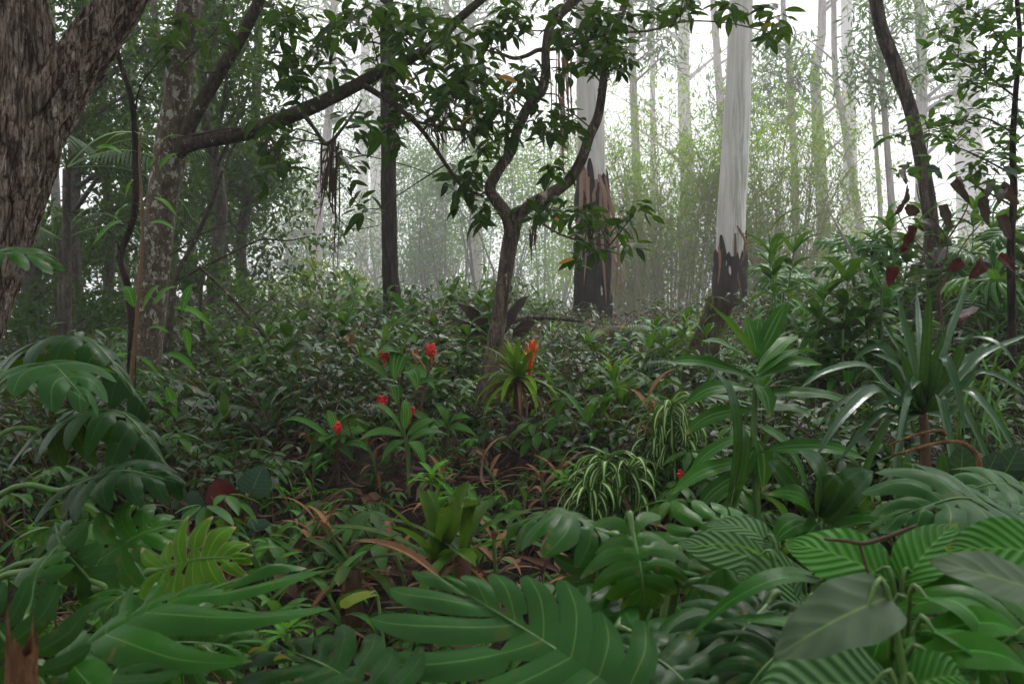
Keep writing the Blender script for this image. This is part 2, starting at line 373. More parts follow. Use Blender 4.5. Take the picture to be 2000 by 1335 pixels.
M['bark_far'] = barkmat('far_trunk_bark', (.36, .31, .29), (.56, .5, .47), None, 5, 5, .5, .02, bd=.4)
M['bark_mid'] = barkmat('mid_trunk_bark', (.045, .038, .028), (.13, .11, .085), (.22, .22, .17), 10, 4, .6, .02, 4, .6)
M['moss'] = barkmat('mossy_wood', (.06, .045, .03), (.14, .12, .075), (.14, .17, .035), 12, 3, 1., .03, 4, .5)
M['rotten'] = barkmat('broken_wood', (.14, .06, .025), (.38, .2, .1), None, 30, 6, 1., .02)

def groundmat():
    k = NT('soil'); c = k.coord((1, 1, 1))
    a = k.noise(3, c, 8, .7); b = k.noise(28, c, 5, .7)
    cc = k.mix(k.ramp(a, .35, .65), (.01, .006, .004), (.03, .018, .011)); cc = k.mix(k.ramp(b, .5, .75), cc, (.06, .034, .02))
    cc = k.mix(k.ramp(k.noise(.8, c, 4), .52, .62, 0, .6), cc, (.03, .045, .012))
    pb = k.n("BsdfPrincipled", {"Base Color": cc, "Roughness": .9, "Specular IOR Level": .2})
    bp = k.n("Bump", {"Height": k.math('ADD', a, b), "Strength": 1., "Distance": .06})
    k.t.links.new(bp.outputs[0], pb.inputs["Normal"]); k.t.links.new(pb.outputs[0], k.out.inputs[0]); return k.m
M['soil'] = groundmat()

# ------------------------------------------------------------------ ground
def axis(a, b, fine, lo, hi, coarse):
    return np.unique(np.round(np.concatenate([np.linspace(a, lo, coarse), np.arange(lo, hi, fine), np.linspace(hi, b, coarse)]), 3))
gx = axis(-400, 400, .22, -14, 14, 34); gy = axis(-100, 500, .22, -1, 30, 30)
X, Y = np.meshgrid(gx, gy); Z = gh(X, Y)
near = np.exp(-((X / 14) ** 2 + ((Y - 8) / 16) ** 2))
Z = Z + near * .03 * fbm(X, Y, 5, 3)
g = G(); V = np.stack([X, Y, Z], -1).reshape(-1, 3)
g.add(V, grid_quads(len(gy), len(gx)), np.zeros((len(V), 4)))
tag(g.build('forest_ground', M['soil']), 'brown forest floor rising to a low ridge', 'ground', kind='structure')

def scatter(n, ylo, yhi, half=.62, f=lambda x, y: 1.0, bias=1.0):
    out = []
    while len(out) < n:
        y = ylo + (yhi - ylo) * rg.random() ** bias; x = (rg.random() * 2 - 1) * (half * y + .6)
        if rg.random() < f(x, y): out.append((x, y))
    return np.array(out)

# leaf litter and dead sticks: one mass
g = G()
xy = scatter(9000, 1.8, 20)
z = gh(xy[:, 0], xy[:, 1]) + rg.uniform(.005, .07, len(xy))
d = azel(rg.random(len(xy)) * 6.28, rg.normal(0, .35, len(xy)))
inst(g, template(3, 2, .3, .4, 1.2, 'lance'), np.column_stack([xy, z]), d, np.array([0, 0, 1.]) + rg.normal(0, .6, (len(xy), 3)), rg.uniform(.06, .2, len(xy)))
xy = scatter(2500, 1.8, 18)
for x, y in xy[:700]:
    b = GP(x, y) + [0, 0, .03]; az = rg.random() * 6.28; L = rg.uniform(.15, .6)
    p, s = arc(b, az, L, rg.uniform(-.1, .5), rg.uniform(0, .8), 5)
    tube(g, p, rg.uniform(.002, .006), 5, 4, cap=False)
xy = scatter(2100, 2.2, 6.2, .45); xy = xy[(1000 + xy[:, 0] / xy[:, 1] * F > 330) & (1000 + xy[:, 0] / xy[:, 1] * F < 1500)]
z = gh(xy[:, 0], xy[:, 1]) + rg.uniform(.02, .16, len(xy))
inst(g, template(5, 2, .12, .7, 1.6, 'lance'), np.column_stack([xy, z]), azel(rg.random(len(xy)) * 6.28, rg.normal(0, .7, len(xy))), rg.normal(0, 1, (len(xy), 3)), rg.uniform(.05, .2, len(xy)))
tag(g.build('leaf_litter', M['litter']), 'brown dead leaves and sticks littering the slope', 'leaf litter', kind='stuff')

# ------------------------------------------------------------------ undergrowth mass
def shrub_tpl(kind, h, nst, ls):
    g = G()
    for i in range(nst):
        az = rg.random() * 6.28; e = rg.uniform(.9, 1.5); hh = h * rg.uniform(.5, 1.1)
        p, s = arc((rg.normal(0, .04), rg.normal(0, .04), 0), az, hh, e, rg.uniform(.2, .9), 5)
        tube(g, p, [.006, .003], 4, 3, m=1, cap=False)
        if kind == 'round':
            for t in (2, 3, 4):
                for q in range(2 if t < 4 else 3):
                    a = rg.random() * 6.28
                    inst(g, T_MID, [p[t]], azel(np.array([a]), rg.normal(-.1, .3, 1)), [[rg.normal(0, .3), rg.normal(0, .3), 1]], ls * rg.uniform(.7, 1.2))
        elif kind == 'compound':
            for t in (3, 4):
                a0 = rg.random() * 6.28; nn = 5 + int(rg.integers(0, 3))
                aa = a0 + np.linspace(-1.9, 1.9, nn); dd = azel(aa, rg.normal(-.3, .12, nn))
                c = p[t] + azel(a0, .1) * .05
                inst(g, T_HI, c + dd * .012, dd, [[0, 0, 1]] * nn, ls * (1.25 - .28 * np.abs(aa - a0)) , rnd=np.full(nn, rg.random()))
        else:
            for t in np.linspace(1.2, 4, 7):
                a = rg.random() * 6.28; q = p[int(t)] + (p[min(4, int(t) + 1)] - p[int(t)]) * (t % 1)
                inst(g, T_LONG, [q], azel(np.array([a]), rg.normal(.1, .3, 1)), [[rg.normal(0, .2), rg.normal(0, .2), 1]], ls * 1.7 * rg.uniform(.7, 1.2))
    return g
def mass(name, label, kinds, mats, xy, s0, s1, zoff=0.):
    G_ = G()
    tp = []
    for kk in kinds:
        t = shrub_tpl(*kk); tp.append((np.concatenate(t.V), np.concatenate(t.Q), np.concatenate(t.A), np.concatenate(t.M)))
    for x, y in xy:
        V, Q, A, Mm = tp[int(rg.integers(len(tp)))]
        a = rg.random() * 6.28; s = rg.uniform(s0, s1); c_, s_ = math.cos(a) * s, math.sin(a) * s
        W = np.stack([V[:, 0] * c_ - V[:, 1] * s_, V[:, 0] * s_ + V[:, 1] * c_, V[:, 2] * s], 1) + GP(x, y) + [0, 0, zoff]
        A2 = A.copy(); A2[:, 2] = (A2[:, 2] * .75 + rg.random() * .25)
        for mi in (0, 1):
            sel = Mm == mi
            if mi == 0: G_.V.append(W); G_.A.append(A2)
            G_.Q.append(Q[sel] + G_.n); G_.M.append(np.full(sel.sum(), mi))
        G_.n += len(V)
    return tag(G_.build(name, mats), label, 'undergrowth', kind='stuff')
def cover_f(x, y):
    # sparse on the bare bank in the foreground and on the litter patch near the gum trees
    px = 1000 + x / y * F
    v = 1.0
    if (900 < px < 1120 and 4.6 < y < 6.1) or (640 < px < 880 and 3.6 < y < 5.6) or (1120 < px < 1400 and 3 < y < 4.3): v = .15
    if y < 5.4 and 480 < px < 1150: v = .1
    if 8.5 < y and 1000 < px < 1480: v = .12 if y > 11 else .4
    return v
mass('low_undergrowth', 'dense low dark green leafy undergrowth covering the slope',
     [('round', .42, 8, .08), ('round', .36, 9, .07), ('round', .5, 7, .095), ('round', .3, 10, .06), ('long', .35, 6, .06)],
     [M['cover'], M['stemred']], scatter(2500, 4.2, 20, .66, cover_f), .7, 1.25)
mass('compound_leaf_undergrowth', 'seedlings with fanned leaflets spread over the near slope',
     [('compound', .36, 3, .12), ('compound', .3, 4, .1), ('compound', .42, 3, .13), ('compound', .26, 5, .085)],
     [M['compound'], M['stemred']], scatter(360, 2.6, 8.5, .6, lambda x, y: .4 if (y < 4.6 and 480 < 1000 + x / y * F < 1150) else 1), .65, 1.15)
mass('bright_seedlings', 'small bright green seedlings scattered through the undergrowth',
     [('round', .25, 4, .07), ('long', .28, 4, .06), ('compound', .2, 3, .07)],
     [M['bright'], M['stem']], scatter(230, 2.4, 14, .6), .6, 1.2)


# ------------------------------------------------------------------ named trees of the near forest
def pxpath(pts, D):
    Ds = D if np.ndim(D) else [D] * len(pts)
    return [P(x, y, d) for (x, y), d in zip(pts, Ds)]
def pxr(w, D): return w / 2 / F * D
def root(name, label, cat, px, D, group=None):
    return thing(name, label, cat, GPX(px, D), group)
def near_twig(pts, c):
    pts = np.asarray(pts); return pts[np.argmin(np.linalg.norm(pts - c, axis=1))]
def leafy(clusters, bpts, tpl, size, D, dspread=.6, per=7, el=-.25, tw=.006, zmin=None):
    """leaf whorls on twigs; clusters = (px, py, rx, ry, n)"""
    g = G()
    for (cx, cy, rx, ry, n) in clusters:
        hub = P(cx, cy, D + rg.normal(0, dspread * .4)); b = near_twig(bpts, hub)
        mid = (hub + b) / 2 + rg.normal(0, .06, 3) + [0, 0, .05]
        if np.linalg.norm(hub - b) > .08: tube(g, [b, mid, hub], [tw, tw * .6], 8, 5, m=1, cap=False)
        for i in range(n):
            c = P(cx + rg.normal(0, rx * .5), cy + rg.normal(0, ry * .5), D + rg.normal(0, dspread))
            mid = (hub + c) / 2 + rg.normal(0, .04, 3) + [0, 0, .03]
            tube(g, [hub, mid, c], [tw * .5, tw * .25], 5, 3, m=1, cap=False)
            whorl(g, tpl, c, int(rg.integers(per - 2, per + 3)), size, el)
            if rg.random() < .6:
                whorl(g, tpl, mid, 3, size * .9, el)
    return g
def overhead_shade(g, tpl, centres, rad, n, size, trunk=None):  # leaf clumps out of view above the frame, added to shade the scene
    for c in centres:
        clump(g, tpl, c, rad, n, size)
        if trunk is not None:
            tube(g, [trunk, (np.asarray(trunk) + c) / 2 + [0, 0, .3], c], [.03, .008], 6, 5, m=1, cap=False)

# T1 big peeling trunk, left edge
t1 = thing('peeling_bark_tree', 'thick leaning tree with flaky peeling brown bark, forked at the top left corner', 'tree', GP(-2.3, 3.45))
D = 3.5
g = G(); b0 = GP(-2.25, 3.5)
tube(g, [b0 - [0, 0, .2], P(-135, 900, D), P(-82, 700, D), P(-28, 540, D), P(18, 400, D), P(50, 270, D), P(58, 150, D), P(40, 0, D), P(10, -200, D), P(-40, -600, 3.6)],
     [.155, .13, .115, .11, .112, .128, .105, .09, .08, .06], 260, 96, .05, .17, rk=13, seed=1)
tk = g.build('trunk', M['bark_big'], t1)
g = G(); tube(g, [P(40, 330, 3.52), P(95, 215, D), P(150, 130, D), P(205, 50, D), P(258, -30, D), P(330, -200, 3.5), P(420, -500, 3.4)],
     [.08, .098, .085, .078, .07, .06, .04], 160, 72, .05, .16, rk=11, seed=2)
g.build('branch', M['bark_big'], t1)
g = G()
overhead_shade(g, T_LOW, [np.array([-5.5 + 1.5 * (i % 8) + rg.normal(0, .4), -7 + 1.5 * (i // 8) + rg.normal(0, .4), (3.4 if i < 24 else 5.) + rg.uniform(0, 1.8)]) for i in range(72)], 1.0, 95, .2, P(200, -400, 3.4))  # crown spread overhead and behind the camera, unseen, added to shade the foreground
g.build('crown', [M['dark'], M['twig']], t1)

# T2 lichen-spotted tree with the long bough
D = 7.0
t2 = root('lichen_bark_tree', 'grey lichen spotted tree at the left with a long bough arching to the right', 'tree', 272, D)
g = G(); b = GPX(270, D)
tube(g, [b - [0, 0, .1], P(274, 820, D), P(282, 700, D), P(296, 560, D), P(312, 430, D), P(332, 300, D), P(346, 200, D), P(352, 130, D), P(370, 0, D), P(385, -150, D), P(400, -500, D + .3)],
     [.155, .135, .125, .122, .12, .12, .1, .096, .088, .07, .05], 150, 28, .07, 0, seed=3)
g.build('trunk', M['bark_lichen'], t2)
g = G(); A1 = tube(g, pxpath([(335, 315), (358, 270), (392, 205), (425, 150), (470, 75), (505, 5), (540, -90), (600, -250)], [7, 6.95, 6.9, 6.85, 6.8, 6.7, 6.6, 6.5]), [.07, .055, .05, .047, .045, .04, .035, .02], 50, 14, .08, 0, seed=4)
g.build('branch', M['bark_branch'], t2)
g = G(); A2 = tube(g, pxpath([(330, 310), (362, 283), (410, 272), (470, 262), (530, 240), (600, 214), (680, 176), (750, 137), (800, 115), (850, 85), (900, 35), (950, -8), (1010, -60)],
     [7, 6.95, 6.85, 6.8, 6.7, 6.6, 6.6, 6.6, 6.6, 6.6, 6.6, 6.6, 6.6]), [.08, .068, .062, .056, .056, .054, .046, .04, .038, .035, .03, .026, .02], 90, 16, .09, 0, seed=5)
g.build('branch', M['bark_branch'], t2)
g = G(); A3 = tube(g, pxpath([(708, 165), (740, 185), (780, 212), (820, 250), (850, 290), (880, 335), (905, 365), (945, 384)], 6.55), [.022, .018, .014, .009], 40, 8, .1, 0, seed=6)
g.build('branch', M['bark_branch'], t2); g = G()
A4 = tube(g, pxpath([(590, 222), (612, 248), (630, 275), (642, 279), (660, 262), (690, 222), (706, 195)], 6.55), [.014, .014, .012, .006], 30, 8, .1, 0, seed=7)
g.build('branch', M['bark_branch'], t2); g = G()
A5 = tube(g, pxpath([(800, 235), (850, 246), (900, 255), (950, 262), (990, 262)], 6.5), [.01, .008, .005], 20, 6, .1, 0, seed=8)
g.build('branch', M['bark_branch'], t2)
g = G()
for pts in ([(388, 210), (300, 195), (210, 165), (160, 150)], [(375, 265), (470, 250), (600, 275), (700, 300), (800, 325), (880, 355)], [(440, 160), (460, 210), (470, 250), (490, 300)],
            [(330, 500), (400, 455), (480, 435)], [(245, 440), (180, 430), (110, 410)], [(480, 30), (560, 25), (620, 10)], [(628, 280), (628, 330), (640, 380), (655, 420), (690, 447), (740, 440)], [(350, 130), (420, 60), (440, 0)]):
    tube(g, pxpath(pts, 6.8 + rg.normal(0, .15)), [.008, .005, .003], 20, 5, cap=False)
bp2 = np.vstack([A1, A2, A3, A4, A5])
gg = leafy([(560, 40, 60, 50, 9), (620, 80, 50, 60, 8), (690, 40, 60, 50, 9), (600, 150, 50, 40, 6), (560, 110, 30, 40, 4), (760, 60, 60, 50, 9), (830, 40, 60, 40, 9),
            (800, 110, 60, 35, 7), (880, 90, 50, 40, 7), (820, 180, 60, 40, 8), (880, 215, 60, 45, 9), (930, 180, 50, 50, 8), (760, 230, 40, 40, 5), (940, 245, 50, 35, 6),
            (535, 250, 28, 18, 3), (540, 310, 30, 28, 4), (520, 340, 20, 15, 2), (680, 330, 35, 30, 4), (700, 400, 18, 14, 1), (690, 250, 30, 26, 3), (900, 150, 50, 40, 6), (735, 120, 40, 40, 4),
            (400, 60, 50, 40, 4), (340, 90, 40, 40, 3), (900, 345, 30, 16, 2), (925, 385, 30, 16, 2), (950, 300, 40, 22, 2), (735, 410, 18, 14, 1)],
           bp2, T_HI, .15, 6.6, .45)
for q in range(3): g.V += [];
g.V += gg.V; off = g.n
g.Q = [q for q in g.Q] + [q + off for q in gg.Q]; g.A += gg.A; g.M = [np.ones_like(m) for m in g.M] + gg.M; g.n += gg.n
overhead_shade(g, T_MID, [np.array([-6.5 + 1.5 * (i % 7) + rg.normal(0, .3), 6.2 + 1.5 * (i // 7) + rg.normal(0, .3), 6.4 + .6 * (i // 7) + rg.uniform(0, 1.3)]) for i in range(28)], 1., 120, .19, P(600, -250, 6.6))  # unseen clumps above the frame, added to darken the slope below
g.build('crown', [M['canopy'], M['twig']], t2)

# hanging root bundles and dead tufts
def hang(name, label, items, mat, D, cat='roots', loc=None):
    g = G()
    for (x0, y0, x1, y1, n, w_) in items:
        for i in range(n):
            a = x0 + rg.normal(0, w_); l = (y1 - y0) * rg.uniform(.35, 1.05)
            pts = [P(a + rg.normal(0, 2), y0 + rg.normal(0, 5), D), P(a + (x1 - x0) * .4 + rg.normal(0, w_ * .7), y0 + l * .5, D + rg.normal(0, .04)), P(a + (x1 - x0) + rg.normal(0, w_), y0 + l, D + rg.normal(0, .04))]
            tube(g, pts, [.0042, .006, .0015], 12, 4, .3, 0, seed=i, cap=False)
    return tag(g.build(name, mat, loc=P(items[0][0], items[0][1], D)), label, cat)
hang('hanging_roots', 'long brown bundle of aerial roots dangling from the small forked twig in the clearing', [(650, 275, 625, 470, 9, 5), (655, 280, 652, 520, 9, 5), (645, 275, 635, 400, 6, 4)], M['root'], 6.55)
hang('hanging_roots', 'ragged tuft of dead fibres under the leaves beside the dark straight trunk', [(850, 240, 862, 300, 14, 12), (900, 235, 905, 300, 10, 8), (880, 180, 890, 235, 8, 6)], M['root'], 6.4)
hang('hanging_roots', 'short dead tuft hanging in the leaves below the long bough', [(520, 270, 515, 310, 14, 10), (545, 290, 540, 340, 8, 6)], M['root'], 6.7)
hang('hanging_roots', 'thin dark strands dangling right of the forked trunk', [(1042, 440, 1040, 530, 7, 3)], M['root'], 6.3)
hang('bark_strips', 'long reddish strips of shed bark hanging in front of the pale gum trunk', [(1100, 85, 1108, 330, 14, 7), (1104, 100, 1106, 380, 9, 5), (1095, 110, 1098, 280, 4, 4)], M['strip'], 8.5, 'bark')

# T3 dark straight trunk
D = 12
t3 = root('dark_straight_tree', 'straight dark brown trunk standing alone left of the centre', 'tree', 766, D)
g = G(); tube(g, [GPX(767, D) - [0, 0, .15], P(767, 600, D), P(762, 520, D), P(760, 430, D), P(759, 300, D), P(758, 170, D), P(756, 60, D), P(755, -100, D), P(752, -500, D)], [.135, .115, .105, .1, .1, .098, .09, .082, .07], 110, 22, .05, .05, seed=9)
g.build('trunk', M['bark_dark'], t3)
g = G(); overhead_shade(g, T_MID, [P(752 + rg.normal(0, 120), -330 + rg.normal(0, 80), D + rg.normal(0, 1)) for i in range(8)], .8, 150, .15, P(753, -260, D))
g.build('crown', [M['canopy'], M['twig']], t3)

# T4 forked twisted tree
D = 6.5
t4 = root('forked_tree', 'twisted mottled tree forking into two wavy stems in the centre', 'tree', 930, D)
g = G()
tube(g, [GPX(915, D) - [0, 0, .1], P(935, 810, D), P(952, 750, D), P(963, 690, D), P(975, 620, D), P(985, 550, D), P(994, 490, D), P(1001, 450, D)],
     [.1, .072, .06, .055, .052, .048, .05, .052], 90, 22, .12, 0, seed=10)
g.build('trunk', M['bark_fork'], t4)
g = G()
S1 = tube(g, pxpath([(1000, 465), (992, 425), (972, 395), (958, 368), (975, 332), (1000, 295), (1012, 250), (1034, 205), (1058, 175), (1066, 140), (1066, 100), (1076, 50), (1110, 12), (1150, -30), (1190, -120)], 6.5), [.05, .045, .04, .036, .036, .036, .034, .036, .036, .032, .03, .03, .03, .03, .02], 110, 14, .16, 0, seed=11)
g.build('stem', M['bark_fork'], t4); g = G()
tube(g, pxpath([(992, 320), (990, 270), (992, 208)], 6.5), [.02, .016, .012], 16, 8, .15, 0, seed=12)
g.build('snag', M['bark_fork'], t4)
g = G()
S2 = tube(g, pxpath([(1000, 465), (1012, 428), (1035, 402), (1075, 380), (1112, 352), (1136, 312), (1152, 265), (1168, 225), (1178, 165), (1184, 110), (1200, 60), (1222, 0), (1240, -80)], 6.5), [.05, .045, .042, .04, .036, .034, .03, .03, .028, .027, .025, .022, .018], 100, 14, .14, 0, seed=13)
g.build('stem', M['bark_fork'], t4)
g = G()
S3 = tube(g, pxpath([(1068, 98), (1050, 98), (1030, 108), (1005, 114), (980, 106), (940, 95)], 6.5), [.018, .016, .014, .008], 24, 8, .1, 0, seed=14)
g.build('branch', M['bark_fork'], t4); g = G()
S4 = tube(g, pxpath([(1070, 98), (1110, 92), (1150, 78), (1200, 65), (1270, 60), (1340, 42), (1420, 45), (1490, 60)], 6.5), [.012, .01, .007, .004], 30, 6, .1, 0, seed=15)
g.build('branch', M['bark_fork'], t4); g = G()
S5 = tube(g, pxpath([(1040, 420), (1080, 450), (1130, 470), (1190, 480)], 6.4), [.01, .007, .004], 16, 6, cap=False)
g.build('branch', M['bark_fork'], t4)
bp4 = np.vstack([S1, S2, S3, S4, S5])
g = leafy([(1010, 30, 60, 40, 8), (960, 60, 50, 40, 6), (1110, 70, 60, 40, 9), (1150, 25, 60, 35, 8), (1190, 100, 50, 35, 6), (1040, 140, 40, 30, 4), (1000, 170, 40, 40, 4), (1020, 240, 40, 35, 4),
           (1060, 250, 30, 30, 2), (1150, 130, 40, 20, 3), (1090, 225, 40, 14, 3), (1110, 235, 22, 20, 2), (1220, 30, 30, 30, 3), (1290, 25, 40, 24, 4), (1340, 20, 40, 22, 3), (1430, 20, 30, 18, 3), (1500, 30, 34, 26, 4), (1490, 75, 20, 14, 1), (1530, 45, 12, 20, 1),
           (920, 345, 35, 22, 3), (895, 372, 26, 14, 2), (935, 415, 26, 16, 2), (1085, 335, 36, 16, 3), (1070, 415, 34, 20, 2), (1120, 430, 50, 26, 5), (1160, 420, 50, 26, 4), (1190, 460, 40, 26, 4),
           (1150, 490, 50, 20, 3), (1230, 410, 30, 24, 2), (1010, 415, 14, 12, 1), (1190, 110, 40, 30, 3), (1225, 130, 26, 26, 2), (980, 215, 30, 40, 3)],
          bp4, T_HI, .145, 6.5, .4)
overhead_shade(g, T_MID, [np.array([-.8 + 1.4 * (i % 4) + rg.normal(0, .3), 5. + 1.1 * (i // 4), 5.4 + rg.uniform(0, 1.)]) for i in range(8)], .7, 110, .14, P(1180, -130, 6.5))  # out-of-view clumps over the fork, added for the shade they cast
g.build('crown', [M['canopy'], M['twig']], t4)

# T5, T6 gum trees
def gum(name, label, px, D, axis, rad, chary, charw, seed, strips):
    t = root(name, label, 'tree', px, D)
    g = G(); tube(g, [GPX(px, D) - [0, 0, .2]] + [P(x, y, D) for x, y in axis], rad, 90, 24, .03, 0, seed=seed)
    g.build('trunk', M['bark_gum'], t)
    # dark rough bark collar with a jagged upper rim
    g = G(); ns = 40; ax = [GPX(px, D) - [0, 0, .25]] + [P(x, y, D) for x, y in axis if y > chary - 40]
    n = 30; th = np.linspace(0, 2 * np.pi, ns, endpoint=False)
    top = P(0, chary, D)[2]; jag = .1 * np.sin(th * 3 + seed) + .09 * np.sin(th * 7 + 2 * seed) + rg.normal(0, .07, ns)
    cz0 = GPX(px, D)[2] - .2
    axa = smooth_path(ax, 60)
    V = np.zeros((n, ns, 3))
    for i in range(n):
        zz = cz0 + (top + jag * 1.2 - cz0) * (i / (n - 1))
        cx = np.interp(zz, axa[:, 2], axa[:, 0]); f = i / (n - 1)
        rr = charw * (1.3 - .19 * f) * (1 + .07 * (1 - f) ** 6) * (1 + .05 * np.sin(th * 9 + zz * 3) + .03 * np.sin(th * 17 + zz * 7)) + .02 * np.sin(th * 5 + zz * 9)
        rr = rr * (1 - .06 * (i == n - 1))
        V[i, :, 0] = cx + rr * np.cos(th); V[i, :, 1] = D + rr * np.sin(th); V[i, :, 2] = zz
    A = np.zeros((n * ns, 4)); g.add(V.reshape(-1, 3), grid_quads(n, ns, True), A)
    g.build('charred_bark', M['bark_char'], t)
    g = G()
    for (x0, y0, x1, y1, wd) in strips:
        a = P(x0, y0, D - charw * 1.12); b_ = P(x1, y1, D - charw * rg.uniform(1.2, 2.6))
        mid = (a + b_) / 2 + rg.normal(0, .06, 3) - [0, .05, 0]
        blade(g, smooth_path([a, mid, b_], 10), wd, side=(1, 0, .1), prof='strap', fold=.5, wav=.1)
    g.build('peeling_strips', M['strip'] if seed == 1 else M['bark_peel'], t)
    return t
gum('gum_tree', 'pale gum tree with shaggy red brown bark peeling off its dark base', 1158, 17,
    [(1157, 585), (1157, 480), (1156, 380), (1155, 300), (1153, 180), (1150, 60), (1148, -100), (1146, -700)], [.34, .31, .27, .25, .25, .25, .24, .22, .2], 345, .262, 1,
    [(1135, 330, 1120, 470, .08), (1150, 345, 1140, 560, .05), (1172, 340, 1185, 600, .06), (1165, 350, 1168, 520, .1), (1182, 345, 1200, 600, .05), (1180, 360, 1215, 590, .04), (1178, 380, 1192, 590, .05),
     (1140, 325, 1150, 400, .09), (1185, 420, 1225, 590, .04), (1170, 340, 1180, 450, .08), (1190, 440, 1238, 595, .035), (1146, 330, 1128, 520, .04)])
gum('gum_tree', 'tall smooth white gum tree with a grey green streak and a black base', 1424, 17.5,
    [(1424, 570), (1427, 480), (1430, 400), (1436, 300), (1441, 200), (1444, 100), (1447, 0), (1450, -120), (1452, -700)], [.3, .27, .265, .262, .255, .24, .23, .215, .21, .19], 486, .258, 2.4,
    [(1440, 440, 1446, 520, .06), (1436, 455, 1450, 580, .05), (1404, 480, 1402, 560, .05)])

# T7 curved right trunk
D = 9
t7 = root('curved_tree', 'leaning curved grey brown trunk on the right with maroon creeper leaves', 'tree', 1838, D)
g = G(); tube(g, [GPX(1840, D) - [0, 0, .1]] + [P(x, y, D) for x, y in [(1836, 640), (1826, 540), (1820, 450), (1810, 370), (1797, 300), (1778, 215), (1752, 140), (1722, 60), (1710, 0), (1700, -120), (1690, -400)]],
     [.09, .078, .072, .07, .068, .064, .064, .064, .068, .066, .064, .055, .04], 120, 18, .08, .03, seed=16)
g.build('trunk', M['bark_right'], t7)
g = G(); overhead_shade(g, T_MID, [P(1690 + rg.normal(0, 160), -330 + rg.normal(0, 60), D + rg.normal(0, .8)) for i in range(7)], .7, 120, .13, P(1692, -300, D))
g.build('crown', [M['rightleaf'], M['twig']], t7)

# T8 slender leafy tree, right edge
D = 6
t8 = root('slender_tree', 'slender dark sapling at the right edge with layered small green leaves', 'tree', 1975, D)
g = G(); tk8 = tube(g, [GPX(1975, D) - [0, 0, .1]] + [P(x, y, D) for x, y in [(1976, 600), (1974, 480), (1980, 380), (1978, 280), (1984, 180), (1992, 80), (1985, -20), (1980, -200)]], [.03, .026, .024, .02, .018, .016, .012, .008], 60, 10, .08, 0, seed=17)
g.build('trunk', M['bark_dark'], t8)
bs = []
g = G()
for pts in ([(1984, 190), (1930, 150), (1880, 120), (1840, 70)], [(1980, 260), (1920, 230), (1860, 245), (1815, 255)], [(1978, 340), (1900, 300), (1850, 280)], [(1986, 120), (1940, 60), (1900, 20)], [(1990, 100), (2040, 60)], [(1980, 280), (2030, 240)], [(1974, 400), (1920, 370), (1880, 345)], [(1925, 90), (1927, 180)], [(1945, 0), (1930, -40)]):
    g = G(); bs.append(tube(g, pxpath(pts, 6 + rg.normal(0, .2)), [.008, .005, .003], 16, 5, cap=False)); g.build('branch', M['twig'], t8)
g = leafy([(1880, 25, 30, 20, 3), (1930, 20, 30, 24, 3), (1850, 70, 30, 14, 3), (1900, 60, 36, 18, 4), (1960, 60, 34, 26, 4), (1990, 20, 30, 30, 4), (1870, 115, 36, 16, 3), (1930, 120, 36, 22, 4), (1985, 140, 30, 30, 4), (1830, 140, 18, 8, 1),
           (1890, 170, 34, 16, 3), (1940, 200, 36, 20, 3), (1840, 240, 26, 18, 3), (1880, 240, 34, 22, 4), (1930, 255, 36, 18, 3), (1990, 230, 24, 30, 3), (1870, 290, 36, 16, 3), (1920, 310, 40, 22, 4), (1835, 265, 20, 10, 2), (1960, 300, 24, 24, 3),
           (1890, 340, 26, 16, 2), (1990, 330, 20, 24, 2), (1765, 270, 22, 12, 1), (1770, 330, 22, 12, 2), (1830, 320, 14, 14, 1), (1745, 265, 10, 6, 1), (1930, 370, 20, 12, 1)],
          np.vstack([tk8] + bs), T_HI, .105, 6.0, .35, per=8, el=.02, tw=.004)
overhead_shade(g, T_MID, [P(1960 + rg.normal(0, 130), -260 + rg.normal(0, 70), 6 + rg.normal(0, .6)) for i in range(6)], .55, 110, .11, P(1980, -190, 6))
g.build('crown', [M['rightleaf'], M['twig']], t8)

# small leaning trunks and saplings on the left
def stick(name, label, cat, pts, D, rad, mat, ns=8, lump=.1, tw=()):
    t = thing(name, label, cat, P(pts[0][0], pts[0][1], D))
    g = G(); tube(g, pxpath(pts, D), rad, 40, ns, lump, 0, seed=len(pts)); 
    for q, r_ in tw: tube(g, pxpath(q, D), [r_, r_ * .5], 20, 6, .1, 0)
    g.build('stem', mat, t); return t
stick('leaning_branch', 'bare broken branch leaning down across the undergrowth left of the centre', 'branch', [(566, 716), (520, 660), (470, 600), (420, 550), (388, 520)], 7.2, [.016, .015, .014, .012, .014], M['bark_branch'])
stick('bare_sapling', 'thin bare sapling curving right behind the lichen tree', 'sapling', [(330, 880), (325, 720), (335, 600), (345, 540), (385, 460), (412, 400), (440, 320), (465, 270)], 8, [.05, .04, .035, .022, .02, .016, .012, .008], M['bark_branch'],
      tw=[([(340, 550), (400, 520), (460, 490), (510, 468), (560, 470), (605, 462)], .012), ([(385, 460), (430, 440), (470, 420)], .006)])
stick('leaning_branch', 'crooked dead branch propped against the gum tree behind the right hand corn plant', 'branch', [(1695, 560), (1670, 505), (1640, 450), (1610, 395)], 9, [.022, .02, .012, .006], M['bark_far'])
stick('straight_sapling', 'thin straight sapling stem at the left in front of the dark woodland', 'sapling', [(395, 780), (400, 680), (392, 600), (396, 530)], 8.5, [.025, .02, .016, .012], M['bark_branch'])
stick('dark_sapling', 'slender dark stem rising between the peeling bark tree and the lichen tree', 'sapling', [(255, 800), (258, 640), (250, 560), (236, 500), (262, 420), (264, 300), (258, 200), (232, 110), (220, 40)], 6, [.03, .026, .024, .018, .022, .02, .018, .015, .012], M['bark_dark'],
      tw=[([(262, 300), (270, 180), (310, 120)], .007), ([(236, 500), (228, 470)], .01)])

